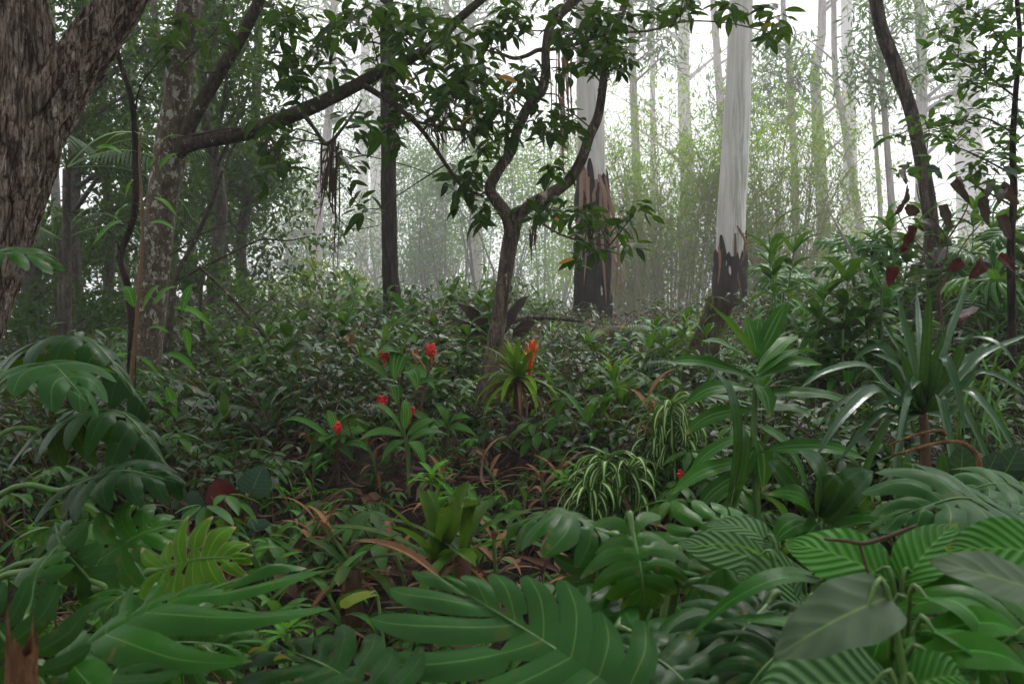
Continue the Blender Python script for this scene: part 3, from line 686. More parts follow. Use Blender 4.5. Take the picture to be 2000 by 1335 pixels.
# yellow green climber stem in front of the lichen tree
D = 5.6
ct = root('leafy_climber', 'orange brown upright stem with large bright green leaves before the lichen tree', 'plant', 250, D)
g = G(); cp = tube(g, [GPX(250, D), P(252, 830, D), P(258, 720, D), P(266, 640, D), P(272, 560, D), P(278, 470, D), P(276, 380, D), P(272, 300, D), P(276, 250, D)], [.02, .018, .014, .012, .01, .009, .008, .007, .004], 50, 8, .1, 0)
g.build('stem', M['stemorange'], ct)
for k, (x, y, dx, dy, L) in enumerate([(250, 260, -1, .5, .2), (300, 285, 1, -.5, .2), (240, 300, -1, -.2, .16), (290, 330, .9, -.6, .14), (262, 350, -.6, .6, .16), (300, 385, 1, .8, .16), (250, 400, -1, .6, .18), (310, 330, 1, -.9, .16), (240, 430, -1, .8, .22), (290, 435, 1, .2, .16), (280, 600, .8, -1.3, .18), (262, 600, -.7, -1, .2), (300, 595, .9, -.7, .2), (340, 600, 1, .5, .24), (355, 610, .3, -1, .2), (360, 640, .2, 1, .16), (255, 650, -1, -.1, .18),
                                      (290, 640, 1, .2, .12), (250, 690, -1, .5, .18), (275, 700, .9, .9, .14), (325, 690, 1.2, .7, .2), (265, 720, .8, .9, .14), (325, 755, .3, 1, .2), (262, 760, .9, .6, .12), (290, 765, 1, .8, .14), (310, 800, .5, 1, .16)]):
    g = G(); a = near_twig(cp, P(x, y, D)) ; e = P(x, y, D + rg.normal(0, .1)); tip = e + nrm([dx, rg.normal(0, .5), -dy]) * L
    blade(g, smooth_path([a, (a + e) / 2 + [0, 0, .02], e], 5)[:-1], .006, up=(0, 0, 1), m=1)
    blade(g, smooth_path([e, (e + tip) / 2 + [0, 0, L * .12], tip - [0, 0, L * .05]], 8), L * .34, up=(rg.normal(0, .4), -.5, 1), prof='ell', fold=.15, wav=.01, nl=4)
    g.build('leaf', [M['bright'], M['stem']], ct)

# ------------------------------------------------------------------ woodland behind
def far(D): return D if D < 19 else 19 + (D - 19) * 4.5
def tree(name, label, group, px, D, r0, axis, crown, tpl, lsize, lmat, bark, limbs=True, cat='tree', ns=10):
    """axis: pixel polyline above the base; crown: list of (px, py, radius_m, n leaves, depth jitter)"""
    k_ = far(D) / D; D = far(D); r0 = r0 * k_; lsize = lsize * k_ ** .8; crown = [(x, y, r * k_, n, dj * k_) for x, y, r, n, dj in crown]
    if D > 40: axis = [q for q in axis if q[1] >= -60] + [(axis[-1][0], -90)] * (axis[-1][1] < 100)
    t = root(name, label, cat, px, D, group)
    g = G(); b = GPX(px, D) - [0, 0, .3]
    pts = [b] + [P(x, y, D) for x, y in axis]; k = len(pts)
    tp = tube(g, pts, [r0 * 1.15] + [r0 * (1 - .6 * i / k) for i in range(1, k)], 40, ns, .07, 0, seed=int(px))
    g.build('trunk', bark, t)
    if crown:
        g = G()
        for (x, y, r, n, dj) in crown:
            c = P(x, y, D + rg.normal(0, dj)); clump(g, tpl, c, r, n, lsize)
            if limbs:
                a = near_twig(tp, c - [0, 0, .25 * np.linalg.norm(c - near_twig(tp, c))])
                tube(g, [a, (a + c) / 2 + [0, 0, .15 * r], c + [0, 0, r * .4]], [r0 * .32, r0 * .1], 10, 5, m=1, cap=False)
        g.build('crown', [lmat, bark], t)
    return t
def boxcrown(x0, x1, y0, y1, n, r, nl, dj, hole=None):
    out = []
    while len(out) < n:
        x = rg.uniform(x0, x1); y = rg.uniform(y0, y1)
        if hole and hole(x, y): continue
        out.append((x, y, r * rg.uniform(.7, 1.3), nl, dj))
    return out
# left dark woodland, near rows
LW = [ # px, D, r, axis, crown box, n
 (155, 13, .13, [(150, 600), (140, 450), (150, 250), (160, 0), (165, -250)], (90, 330, -100, 330), 26),
 (215, 15, .10, [(210, 600), (215, 450), (200, 250), (210, 0), (215, -250)], (110, 330, 250, 520), 16),
 (60, 16, .18, [(60, 600), (70, 450), (75, 250), (70, 0), (75, -250)], (-40, 200, 420, 640), 16),
 (425, 14, .12, [(420, 620), (418, 520), (432, 430), (425, 340), (405, 250), (395, 120), (400, -50)], (360, 520, -60, 260), 20),
 (485, 17, .13, [(480, 600), (470, 480), (490, 350), (500, 200), (505, 60), (500, -150)], (400, 560, 250, 400), 16),
 (455, 20, .14, [(450, 600), (430, 480), (410, 330), (415, 200), (420, 0), (430, -150)], (380, 520, 330, 480), 14),
 (330, 19, .12, [(330, 600), (340, 450), (330, 250), (300, 0), (305, -150)], (240, 420, 180, 460), 22),
 (245, 22, .16, [(245, 600), (240, 450), (250, 250), (255, 0), (255, -150)], (130, 330, -60, 240), 22),
 (110, 24, .15, [(112, 600), (110, 450), (105, 250), (100, 0), (100, -150)], (60, 260, 450, 640), 14),
 (380, 25, .15, [(380, 600), (375, 450), (380, 250), (382, 0), (382, -150)], (300, 480, -60, 180), 18),
]
for i, (px, D, r, ax, (x0, x1, y0, y1), n) in enumerate(LW):
    tree('woodland_tree', 'dark leafy tree in the dim woodland behind the lichen tree at the left', 'dark trees in the woodland at the left', px, D, r, ax,
         boxcrown(x0, x1, y0, y1, n, .045 * D, int(230), .9), T_MID if D < 18 else T_LOW, .0085 * D, M['dark'], M['bark_mid'])
# low shade shrubs of the woodland edge
def bush(name, label, group, px, D, w_, h, n, lsize, lmat, tpl=T_LOW, nl=90, cat='shrub'):
    k_ = far(D) / D; top = P(px, 667.5, D)[2] * 0 + GPX(px, D)[2] + h; zt = (top - CZ) * k_ + CZ; D = far(D); w_ *= k_; lsize *= k_ ** .8
    t = root(name, label, cat, px, D, group); b = GPX(px, D); h = max(.4, zt - b[2])
    g = G(); g2 = G()
    for i in range(n):
        hz_ = rg.uniform(.08, 1.) ; c = b + [rg.normal(0, w_ * .38) * (1.25 - .6 * hz_), rg.normal(0, w_ * .3), h * hz_]
        clump(g, tpl, c, w_ * .22, nl, lsize)
        if i % 2 == 0: tube(g2, [b, (b + c) / 2 + rg.normal(0, .05, 3) * h, c], [.008 * h + .005, .004], 6, 5, cap=False)
    g2.build('stem', M['bark_mid'], t); g.build('foliage', lmat, t); return t
for px, D, w_, h in [(60, 11, 1.6, 1.2), (180, 13, 2, 1.7), (330, 12, 1.5, 1.1), (450, 13, 1.6, 1.5), (480, 16, 2, 1.8), (560, 17, 2, 1.6), (20, 18, 3, 2.5), (130, 19, 3, 2.3), (390, 20, 2.5, 2.2)]:
    bush('shade_shrub', 'low dark shrub under the woodland trees at the left', 'shrubs under the left woodland', px, D, w_, h, 9, .09 + .003 * D, M['dark'], T_MID, 70)
# palm fronds beyond the peeling trunk
def palm(label, px, py, D, azs, L, mat):
    t = thing('palm', label, 'palm', GPX(px, D)); c = P(px, py, D)
    g = G(); tube(g, [GPX(px, D), (GPX(px, D) + c) / 2, c], [.06, .04], 10, 8); g.build('trunk', M['bark_mid'], t)
    for a, e in azs:
        g = G(); p, s = arc(c, a, L, e, 1.3, 14)
        tube(g, p, [.012, .004], 14, 4, m=1, cap=False)
        T = tangents(p)
        for sgn in (-1, 1):
            for k in np.linspace(1, 13, 30):
                i = int(min(k, 12)); q = p[i] + (p[i + 1] - p[i]) * (k - i)
                d = nrm(s * sgn + T[i] * .7 - [0, 0, .35])
                inst(g, T_FROND, [q], [d], [[0, 0, 1]], L * .28 * math.sin(math.pi * (k / 14) ** .8) + .04)
        g.build('frond', [mat, M['stem']], t)
palm('feathery palm crown in the shade just right of the peeling trunk', 130, 330, 9.5, [(0.3, .7), (-.3, .4), (1.2, .9), (-1.2, .5), (2.6, .8), (0, .15)], 1.5, M['palm'])
palm('second feathery palm drooping lower behind the peeling trunk', 120, 470, 10.5, [(0.2, .5), (-.6, .6), (1.5, .9), (-1.7, .3), (3, .6)], 1.3, M['palm'])

# misty middle distance
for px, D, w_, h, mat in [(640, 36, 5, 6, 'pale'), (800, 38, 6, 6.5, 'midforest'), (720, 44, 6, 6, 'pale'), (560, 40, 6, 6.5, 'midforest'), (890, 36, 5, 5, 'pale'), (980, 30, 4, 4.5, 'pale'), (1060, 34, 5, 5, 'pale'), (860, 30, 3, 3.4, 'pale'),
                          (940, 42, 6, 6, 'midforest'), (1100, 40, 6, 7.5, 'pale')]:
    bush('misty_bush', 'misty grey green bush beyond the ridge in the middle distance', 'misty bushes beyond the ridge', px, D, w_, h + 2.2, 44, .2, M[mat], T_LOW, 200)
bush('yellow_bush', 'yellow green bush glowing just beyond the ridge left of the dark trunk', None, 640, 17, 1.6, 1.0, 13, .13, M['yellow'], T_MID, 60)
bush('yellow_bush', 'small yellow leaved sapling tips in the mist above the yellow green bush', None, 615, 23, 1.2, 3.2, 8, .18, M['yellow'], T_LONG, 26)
# conifer-like tiered dark tree in the mist
TD = 105; t = root('tiered_tree', 'dark grey tiered tree fading into the mist left of the dark trunk', 'tree', 600, TD)
g = G(); tube(g, [GPX(600, TD) - [0, 0, .5], P(600, 600, TD), P(600, 370, TD)], [.25, .05], 20, 8); g.build('trunk', M['bark_mid'], t)
g = G()
for k in range(11):
    z = 395 + k * 19; wd = 1.3 + .92 * k
    for q in range(9 + k):
        a = rg.random() * 6.28; c = P(600, z, TD)
        e = c + [math.cos(a) * wd, math.sin(a) * wd, -.12 * wd]
        tube(g, [c, (c + e) / 2 + [0, 0, .1], e], [.03, .01], 5, 4, m=1, cap=False)
        for f in (.4, .7, 1): clump(g, T_LOW, c + (e - c) * f, .75, 20, .42, flat=.3)
g.build('crown', [M['dark'], M['bark_mid']], t)

# distant pale trunks with sparse drooping crowns
FT = [ # px, D, r, axis, crown list, label
 (1608, 30, .24, [(1610, 480), (1602, 330), (1595, 200), (1592, 140), (1605, 60), (1605, -100), (1605, -400)], [], 'rough pinkish brown trunk with a snapped branch stub behind the bamboo'),
 (1688, 26, .13, [(1685, 500), (1670, 380), (1650, 250), (1632, 150), (1628, 0), (1625, -300)], [], 'slender pale stem curving up leftward beside the rough pinkish trunk'),
 (1722, 24, .07, [(1720, 440), (1712, 300), (1702, 180), (1700, 60), (1698, -200)], [], 'thinnest dark sapling trunk just left of the curved trunk'),
 (1345, 45, .42, [(1345, 450), (1340, 300), (1335, 150), (1338, 0), (1340, -400)], [], 'misty broad trunk rising behind the bamboo between the two gum trees'),
 (1665, 55, .55, [(1660, 450), (1660, 300), (1655, 100), (1650, -400)], [], 'faint wide trunk in the mist right of the white gum'),
 (1900, 58, 1.0, [(1900, 480), (1893, 300), (1885, 150), (1872, 0), (1865, -400)], [], 'very broad ghostly trunk at the far right in the mist'),
 (1280, 48, .18, [(1275, 450), (1275, 200), (1273, 0), (1272, -300)], [], 'thin misty trunk right of the bamboo edge near the peeling gum'),
 (858, 34, .16, [(858, 530), (862, 400), (868, 250), (872, 60), (875, -300)], [], 'thin pinkish trunk in the mist between the dark trunk and the forked tree'),
 (705, 58, .45, [(706, 520), (708, 400), (712, 200), (716, 0), (716, -400)], [], 'pale wide trunk fading into mist just left of the dark trunk'),
 (735, 66, .5, [(735, 500), (734, 300), (734, 100), (733, -400)], [], 'faintest wide trunk partly hidden by the dark trunk'),
 (560, 75, .4, [(565, 480), (572, 400), (570, 350), (585, 300), (600, 250)], [], 'dead twisted tree top standing in the mist at the left of the clearing'),
]
for px, D, r, ax, cr, lab in FT:
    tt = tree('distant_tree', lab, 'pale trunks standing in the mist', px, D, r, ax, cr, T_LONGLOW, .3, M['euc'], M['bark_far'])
    kk = 5 if px != 560 else 6; r *= far(D) / D; D = far(D)
    for i in range(kk):      # bare limbs
        y = rg.uniform(-50, 330); x = np.interp(y, [q[1] for q in ax[::-1]], [q[0] for q in ax[::-1]]); sg = rg.choice([-1, 1]); Lx = rg.uniform(40, 110)
        if px == 560: y = rg.uniform(300, 430); Lx = rg.uniform(20, 50); x = 572
        g = G(); tube(g, pxpath([(x, y), (x + sg * Lx * .4, y - Lx * .35), (x + sg * Lx, y - Lx * .8)], D), [r * .3, r * .18, r * .06], 10, 5, .1, 0, cap=False)
        g.build('limb', M['bark_far'], tt)
tube_stub = G()
tube(tube_stub, pxpath([(1596, 170), (1590, 150), (1586, 135)], far(30) - .3), [.18, .16, .13], 8, 8, .2, 0)
tag(tube_stub.build('branch_stub', M['bark_mid'], loc=P(1596, 170, far(30) - .3)), 'dark snapped stub on the rough pinkish trunk', 'branch')
# drooping gum foliage masses belonging to a few gum trees
for px, D, r, ax, cr, lab in [
 (1760, 22, .1, [(1745, 450), (1730, 250), (1720, 100), (1715, -100)], [(1660 + rg.uniform(0, 130), rg.uniform(-20, 190), .55, 60, .8) for _ in range(22)], 'gum with drooping mid green leaves behind the curved trunk'),
 (1560, 27, .13, [(1555, 450), (1548, 250), (1540, 100), (1530, 20)], [(1490 + rg.uniform(0, 90), rg.uniform(40, 260), .8, 70, 1) for _ in range(16)], 'hazy gum with sparse leaf sprays right of the white gum'),
 (1250, 28, .15, [(1248, 450), (1240, 250), (1235, 100), (1230, -50)], [(1180 + rg.uniform(0, 140), rg.uniform(-40, 120), .8, 70, 1) for _ in range(18)], 'hazy gum with sparse leaf sprays right of the peeling gum'),
 (930, 33, .2, [(930, 450), (925, 250), (920, 100), (915, -50)], [(760 + rg.uniform(0, 300), rg.uniform(-60, 270), 1.2, 80, 2) for _ in range(34)], 'large hazy gum crown hanging behind the forked tree'),
 (620, 34, .2, [(620, 450), (640, 250), (650, 100), (655, -50)], [(560 + rg.uniform(0, 180), rg.uniform(-60, 240), 1.2, 80, 2) for _ in range(24)], 'large hazy gum crown left of the dark trunk'),
 (1800, 33, .25, [(1800, 450), (1800, 250), (1800, 100), (1790, -50)], [(1740 + rg.uniform(0, 280), rg.uniform(0, 230), 1.4, 90, 2) for _ in range(26)], 'wide pale crown with level boughs in the mist at the right'),
 (1420, 35, .2, [(1420, 450), (1410, 250), (1400, 100), (1390, -50)], [(1350 + rg.uniform(0, 180), rg.uniform(100, 260), 1.2, 80, 2) for _ in range(16)], 'misty crown directly behind the white gum')]:
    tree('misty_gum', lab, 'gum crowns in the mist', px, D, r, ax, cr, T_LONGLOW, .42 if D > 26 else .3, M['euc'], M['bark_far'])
# right background greenery
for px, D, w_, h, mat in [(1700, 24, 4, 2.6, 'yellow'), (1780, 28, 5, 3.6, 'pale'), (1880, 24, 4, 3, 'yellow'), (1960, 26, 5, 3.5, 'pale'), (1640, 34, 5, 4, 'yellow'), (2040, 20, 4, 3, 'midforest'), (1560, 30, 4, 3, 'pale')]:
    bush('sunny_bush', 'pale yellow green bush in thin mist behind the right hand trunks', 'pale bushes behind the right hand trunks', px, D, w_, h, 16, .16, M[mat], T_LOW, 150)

# bamboo
def bamboo(label, px, D, spread, h, n, seed):
    t = root('bamboo_clump', label, 'bamboo', px, D, 'bamboo clumps behind the gum trees'); b = GPX(px, D)
    gl = G()
    for i in range(n):
        a = rg.random() * 6.28; r0 = rg.random() ** .5 * spread * .42; hh = h * rg.uniform(.4, 1.15) * (1 - .25 * r0 / (spread * .42)); lean = rg.uniform(.03, .5) * hh
        p0 = b + [math.cos(a) * r0, math.sin(a) * r0 * .6, 0]
        p0[2] = float(gh(p0[0], p0[1])) - .1
        out = np.array([math.cos(a), math.sin(a) * .6, 0])
        pts = [p0, p0 + [0, 0, hh * .35] + out * lean * .2, p0 + [0, 0, hh * .72] + out * lean * .6, p0 + [0, 0, hh * .95] + out * lean * 1.35]
        g = G(); p = tube(g, pts, [.022, .019, .014, .006], 14, 5, cap=False)
        g.build('culm', M['culm'], t)
        for q in p[7:]:
            for _ in range(2 if q is not p[-1] else 3):
                e = q + rg.normal(0, .5, 3); tube(gl, [q, e], [.007, .004], 4, 3, m=1, cap=False)
                clump(gl, T_LONGLOW, e, .5, 11, .28, el=-.4)
        for q in p[1:9]:
            for _ in range(3):
                d_ = rg.normal(0, .3, 3) + [0, 0, .5]; e = q + d_; tube(gl, [q, q + d_ * .5 + rg.normal(0, .04, 3), e], [.009, .005], 4, 3, m=1, cap=False)
                clump(gl, T_LONGLOW, e, .37, 2, .24, el=-.4)
    gl.build('foliage', [M['bamboo'], M['culm']], t)
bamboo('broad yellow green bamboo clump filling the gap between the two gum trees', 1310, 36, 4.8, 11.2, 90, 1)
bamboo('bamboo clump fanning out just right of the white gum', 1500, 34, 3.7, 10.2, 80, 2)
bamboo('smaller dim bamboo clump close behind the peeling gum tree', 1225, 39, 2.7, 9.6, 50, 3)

# ------------------------------------------------------------------ distinct plants of the slope
def shrub(label, group, px, D, kind, sc_, mats, name='leafy_shrub'):
    t = root(name, label, 'shrub', px, D, group); b = GPX(px, D)
    g = shrub_tpl(*kind); gs = {0: G(), 1: G()}
    for V, Q, A, Mm in zip(g.V, g.Q, g.A, g.M):
        m = int(Mm[0]); gs[m].add(V * sc_ + b, Q - Q.min(), A)
    gs[1].build('stem', mats[1], t); gs[0].build('foliage', mats[0], t); return t
for i in range(46):
    D = rg.uniform(11.5, 19); px = rg.choice([rg.uniform(520, 1110), rg.uniform(1480, 1750)], p=[.8, .2])
    shrub('leafy shrub silhouetted against the mist along the top of the ridge', 'shrubs along the ridge', px, D, ('round', .55, 8, .12), rg.uniform(.8, 1.5), [M['cover'] if rg.random() < .6 else M['midforest'], M['stemred']], 'ridge_shrub')

# split-leaf plants ------------------------------------------------------------
def mleaf(parent, bp, tp, nh, W, mat, lobes=7, arch=.12, droop=.35, split=.5, gap=.55, hole=.6, root_pt=None, pet=.008, cup=.1, mids=.0, stemm='stem', roll=0., asym=1.0, label=None, th0=72, thb=158, gap2=None, asym2=1.0, rag=.06, tp_=.62):
    """one lobed leaf: midrib from bp to tp (world points), nh faces the viewer side"""
    g = G(); bp = np.asarray(bp); tp = np.asarray(tp); nh = nrm(nh); L = np.linalg.norm(tp - bp)
    mid = (bp + tp) / 2 + nh * arch * L; Mp = smooth_path([bp, mid, tp - nh * arch * L * .4], 40)
    Tm = tangents(Mp)
    def at(u):
        f = np.clip(u, 0, 1) * 39; i = np.clip(f.astype(int), 0, 38); r = (f - i)[..., None]
        return Mp[i] * (1 - r) + Mp[i + 1] * r, nrm(Tm[i] * (1 - r) + Tm[i + 1] * r)
    rn = rg.random(); nt_, nq = 15, 7
    for sg in (-1, 1):
        gj = (gap if sg < 0 or gap2 is None else gap2) * rg.uniform(.8, 1.1)
        wside = W * (asym if sg > 0 else asym2)
        for k in range(lobes):
            q = np.linspace(0, 1, nq); t = np.linspace(0, 1, nt_)
            Qm, Tt = np.meshgrid(q, t)
            sp_ = split * rg.uniform(.8, 1.25); hc = rg.uniform(.12, .2)
            gg_ = gj * np.clip((Tt - sp_) / (1 - sp_), 0, 1) ** .7 * .8
            hol = hole * np.exp(-((Tt - hc - .05) / .055) ** 2) * (rg.random() < .5) * (k > 0)
            shrink = np.clip(1 - gg_ , .06, 1) * 1.0
            tipr = np.clip(1 - np.clip((Tt - tp_) / (1 - tp_), 0, 1) ** 2.2, 0, 1) ** .62
            shr = shrink * (.04 + .96 * tipr) * (1 - hol)
            qq = .5 + (Qm - .5) * shr
            s = (k + qq + .35 * np.clip(Tt - .6, 0, 1) * (k < lobes - 1)) / lobes
            if k == 0: s = np.clip(s, 0, 1)
            u = .97 * np.clip(s, 0, 1) ** 1.15
            th = R(thb) * (1 - s) ** 1.5 + R(th0) * (1 - (1 - s) ** 1.5) * (1 - s ** 3) + R(8) * s ** 3
            prof = (.52 + .62 * np.sin(np.pi * np.clip(s * .92 + .1, 0, 1)) ** .9) * (1 - .38 * s ** 3)
            ln = wside * prof * Tt * rgk[k % 8]; lv_ = rg.normal(0, rag); cm_ = rg.uniform(.02, .06)
            O, Tn = at(u)
            Sd = nrm(np.cross(Tn, nh)) * sg; Nn = np.cross(Sd, Tn) * sg
            th2 = th - .35 * Tt * np.sin(th)        # lobes sweep toward the tip
            dirv = Sd * np.sin(th2)[..., None] + Tn * np.cos(th2)[..., None]
            lift = (cup * Tt - droop * Tt ** 2) * wside * prof + lv_ * wside * Tt ** 2 + cm_ * wside * np.sin(np.pi * Qm) * np.sin(np.pi * np.clip(Tt * 1.2, 0, 1)) + .02 * wside * np.sin(6 * Tt + k)
            V = O + dirv * ln[..., None] + Nn * lift[..., None]
            A = np.stack([Tt, (Qm - .5) * 2, np.full_like(Tt, rn), u], -1)
            g.add(V.reshape(-1, 3), grid_quads(nt_, nq), A.reshape(-1, 4))
    tube(g, [Mp[i] - nh * .001 for i in (0, 10, 20, 30, 38)], [pet * .55, pet * .45, pet * .3, pet * .2, pet * .1], 24, 6, m=1, cap=False)
    if root_pt is not None:
        rp = np.asarray(root_pt); h = rp * .35 + bp * .65 + [0, 0, .25 * abs(bp[2] - rp[2])]
        tube(g, [rp, h, bp - Tm[0] * .03, bp], [pet * 1.3, pet, pet * .8, pet * .6], 24, 8, m=1, cap=False)
    o = g.build('leaf', [mat, M[stemm]], parent)
    if label: o['label'] = label
    return o
rgk = 1 + np.random.default_rng(3).normal(0, .07, 8)
UP = np.array([0, -.45, .9])

mo = thing('monstera', 'large split leaf creeper crowding the left edge below the peeling trunk', 'plant', GPX(-330, 2.4))
rt = GPX(-330, 2.4)
def ML(pl, rt, b, t, D0, D1, nh, W, mat='monstera', **k): return mleaf(pl, P(b[0], b[1], D0), P(t[0], t[1], D1), nh, W, M[mat], root_pt=rt, **k)
ML(mo, rt, (-70, 508), (118, 512), 2.2, 2.2, (0, -.25, 1), .11, droop=.3)
ML(mo, rt, (20, 706), (300, 778), 2.7, 2.5, (.1, .1, 1), .15, 'monstera_dark', droop=.8, arch=.22, lobes=8)
ML(mo, rt, (45, 728), (172, 772), 2.2, 1.95, (.05, -.25, .95), .13, 'monstera_pale', droop=.4, lobes=6)
ML(mo, rt, (105, 835), (352, 915), 2.5, 2.35, (.1, .1, 1), .14, 'monstera_dark', droop=.85, arch=.22, lobes=8)
ML(mo, rt, (140, 950), (352, 935), 2.2, 2.15, (0, -.35, .9), .12, 'monstera_dark', droop=.45)
ML(mo, rt, (188, 1100), (352, 1015), 2.1, 2.2, (.1, -.7, .7), .11, droop=.25)
ML(mo, rt, (175, 1130), (100, 1015), 1.9, 2.0, (-.4, -.8, .5), .06, 'monstera_dark', droop=.4, lobes=5)
mo2 = thing('monstera', 'split leaf plant with huge leaves arching over the bottom left foreground', 'plant', GPX(40, 1.5))
rt2 = GPX(40, 1.5)
ML(mo2, rt2, (110, 1300), (500, 1112), 1.35, 1.5, (-.2, -.55, .85), .23, droop=.22, arch=.05, lobes=5, gap=.85, split=.28, pet=.008, th0=34, thb=100, asym=1.1, asym2=.22, gap2=None, rag=.12)
ML(mo2, rt2, (215, 1280), (490, 1255), 1.5, 1.55, (0, -.75, .65), .12, droop=.3, lobes=9, gap=.8, split=.3)
ML(mo2, rt2, (190, 1390), (300, 1250), 1.25, 1.45, (-.2, -.7, .7), .09, 'monstera_dark', droop=.3, gap=.8, split=.3)
ML(mo2, rt2, (90, 1340), (-40, 1180), 1.3, 1.3, (-.3, -.6, .7), .09, 'monstera_dark', droop=.4, gap=.8, split=.3)
ML(mo2, rt2, (60, 1180), (110, 1060), 1.8, 1.9, (-.2, -.8, .5), .06, 'monstera_dark', droop=.4, lobes=5)
mo3 = thing('yellowing_monstera', 'smaller split leaf plant with a yellowing leaf browned at its edge', 'plant', GPX(330, 2.0))
ML(mo3, GPX(330, 2.0), (312, 1112), (478, 1085), 1.85, 1.85, (0, -.8, .6), .095, 'monstera_sick', droop=.25, lobes=7, gap=.85, label='yellow green leaf with dry pinkish brown margin')
ML(mo3, GPX(330, 2.0), (290, 1150), (200, 1190), 1.9, 1.8, (-.2, -.7, .7), .07, 'monstera', droop=.3, lobes=5)
mo4 = thing('monstera', 'split leaf plant at the bottom edge whose flat leaf carries two fallen yellow leaves', 'plant', GPX(800, 1.15))
mo4leaf = ML(mo4, GPX(800, 1.15), (765, 1380), (545, 1258), 1.2, 1.5, (-.1, -.6, .85), .24, 'monstera_dark', droop=.12, arch=.04, pet=.006, th0=42, thb=100, gap=.28, split=.5, asym=.4, gap2=.12)
mo5 = thing('monstera', 'split leaf plant with the big flat holed leaf at the bottom centre', 'plant', GPX(1300, 1.1))
rt5 = GPX(1300, 1.1)
ML(mo5, rt5, (1240, 1370), (865, 1128), 1.2, 1.42, (-.05, -.8, .6), .25, 'monstera_pale', lobes=7, droop=.1, arch=.02, gap=.45, hole=.62, pet=.006, split=.42, th0=40, thb=100, asym=.42, gap2=.1, rag=.03)
ML(mo5, rt5, (1400, 1400), (1180, 1235), 1.2, 1.35, (.2, -.6, .75), .12, 'monstera_dark', droop=.35, lobes=8, gap=.7, split=.35)
mo6 = thing('monstera', 'split leaf plant with a pale leaf and a curled leaf right of bottom centre', 'plant', GPX(1210, 1.75))
rt6 = GPX(1210, 1.75)
ML(mo6, rt6, (1164, 1140), (1176, 1050), 1.7, 1.75, (-.1, -.9, .4), .075, 'monstera_pale', droop=.15, lobes=6)
ML(mo6, rt6, (1235, 1035), (1262, 1205), 1.6, 1.55, (0, -.85, .25), .085, droop=.7, lobes=7, arch=.2)
ML(mo6, rt6, (1180, 1040), (1000, 1015), 1.7, 1.75, (0, -.15, 1), .1, droop=.6, lobes=6, arch=.15)
ML(mo6, rt6, (1200, 1230), (1110, 1150), 1.55, 1.6, (0, -.5, .8), .085, droop=.5, lobes=5)
ML(mo6, rt6, (1235, 1235), (1410, 1310), 1.45, 1.35, (.1, -.6, .8), .12, 'monstera', droop=.4, lobes=6)
ML(mo6, rt6, (1350, 1060), (1470, 1005), 1.9, 2.0, (0, -.6, .8), .1, 'monstera', droop=.3)
ML(mo6, rt6, (1370, 1130), (1480, 1100), 1.6, 1.6, (0, -.6, .8), .09, droop=.4)
mo7 = thing('monstera', 'split leaf plant with pale ribbed leaves in the bottom right corner', 'plant', GPX(2080, 1.3))
ML(mo7, GPX(2080, 1.3), (2060, 1190), (1880, 1320), 1.15, 1.1, (-.2, -.7, .7), .1, droop=.3, lobes=7, pet=.006, gap=.7, split=.35)
mo8 = thing('monstera', 'bright split leaf plant spread flat at the right edge above the pleated leaves', 'plant', GPX(2060, 2.2))
ML(mo8, GPX(2060, 2.2), (1990, 1005), (1745, 1000), 2.1, 2.0, (0, -.35, .95), .2, 'monstera_pale', droop=.25, lobes=8)
ML(mo8, GPX(2060, 2.2), (2030, 960), (1850, 965), 2.3, 2.3, (0, -.3, .95), .16, 'monstera_pale', droop=.3, lobes=7)
mo9 = thing('monstera', 'split leaf plant low in the shade below the pleated leaves', 'plant', GPX(1500, 1.5))
ML(mo9, GPX(1500, 1.5), (1500, 1180), (1380, 1330), 1.4, 1.3, (-.1, -.7, .7), .1, 'monstera_dark', droop=.4, lobes=8, gap=.75, split=.3)
ML(mo9, GPX(1500, 1.5), (1560, 1250), (1440, 1360), 1.3, 1.2, (-.1, -.7, .7), .08, 'monstera_dark', droop=.4, lobes=8, gap=.75, split=.3)

# pleated broad leaves, bottom right ------------------------------------------
def bleaf(parent, rt, b, t, D0, D1, W, up, mat, arch=.12, prof='ell', fold=.12, wav=.012, nl=8, curl=.05, droop=0, n=18, pet=.005, stem='stem', label=None, name='leaf'):
    g = G(); b = P(b[0], b[1], D0); t = P(t[0], t[1], D1); L = np.linalg.norm(t - b); up = nrm(up)
    blade(g, smooth_path([b, b * .65 + t * .35 + up * arch * L, b * .3 + t * .7 + up * arch * L * .9, t - [0, 0, droop * L]], n), W, up=up, prof=prof, fold=fold, wav=wav, nl=nl, curl=curl)
    if rt is not None:
        rt = np.asarray(rt); tube(g, [rt, rt * .4 + b * .6 + [0, 0, .1 * abs(b[2] - rt[2])], b, b + (t - b) * .2 + up * arch * L * .5], [pet * 1.4, pet, pet * .8, pet * .4], 14, 6, m=1, cap=False)
    o = g.build(name, [M[mat], M[stem]], parent)
    if label: o['label'] = label
    return o
FU = (0, -.75, .65)
pa = thing('pleated_leaf_plant', 'plant with broad dark green pleated leaves standing in the right foreground', 'plant', GPX(1760, 1.35)); ra = GPX(1760, 1.35)
bleaf(pa, ra, (1745, 1140), (1532, 1060), 1.3, 1.4, 0.098, FU, 'calathea')
bleaf(pa, ra, (1735, 1125), (1600, 1042), 1.35, 1.45, 0.072, (.2, -.6, .7), 'calathea_pale')
bleaf(pa, ra, (1762, 1145), (1868, 1022), 1.3, 1.38, 0.081, (-.5, -.7, .4), 'calathea')
bleaf(pa, ra, (2080, 1085), (1845, 1072), 1.3, 1.3, 0.098, FU, 'calathea', arch=.06)
bleaf(pa, ra, (1775, 1170), (1930, 1260), 1.2, 1.1, .07, (.3, -.5, .8), 'lance', arch=.25)
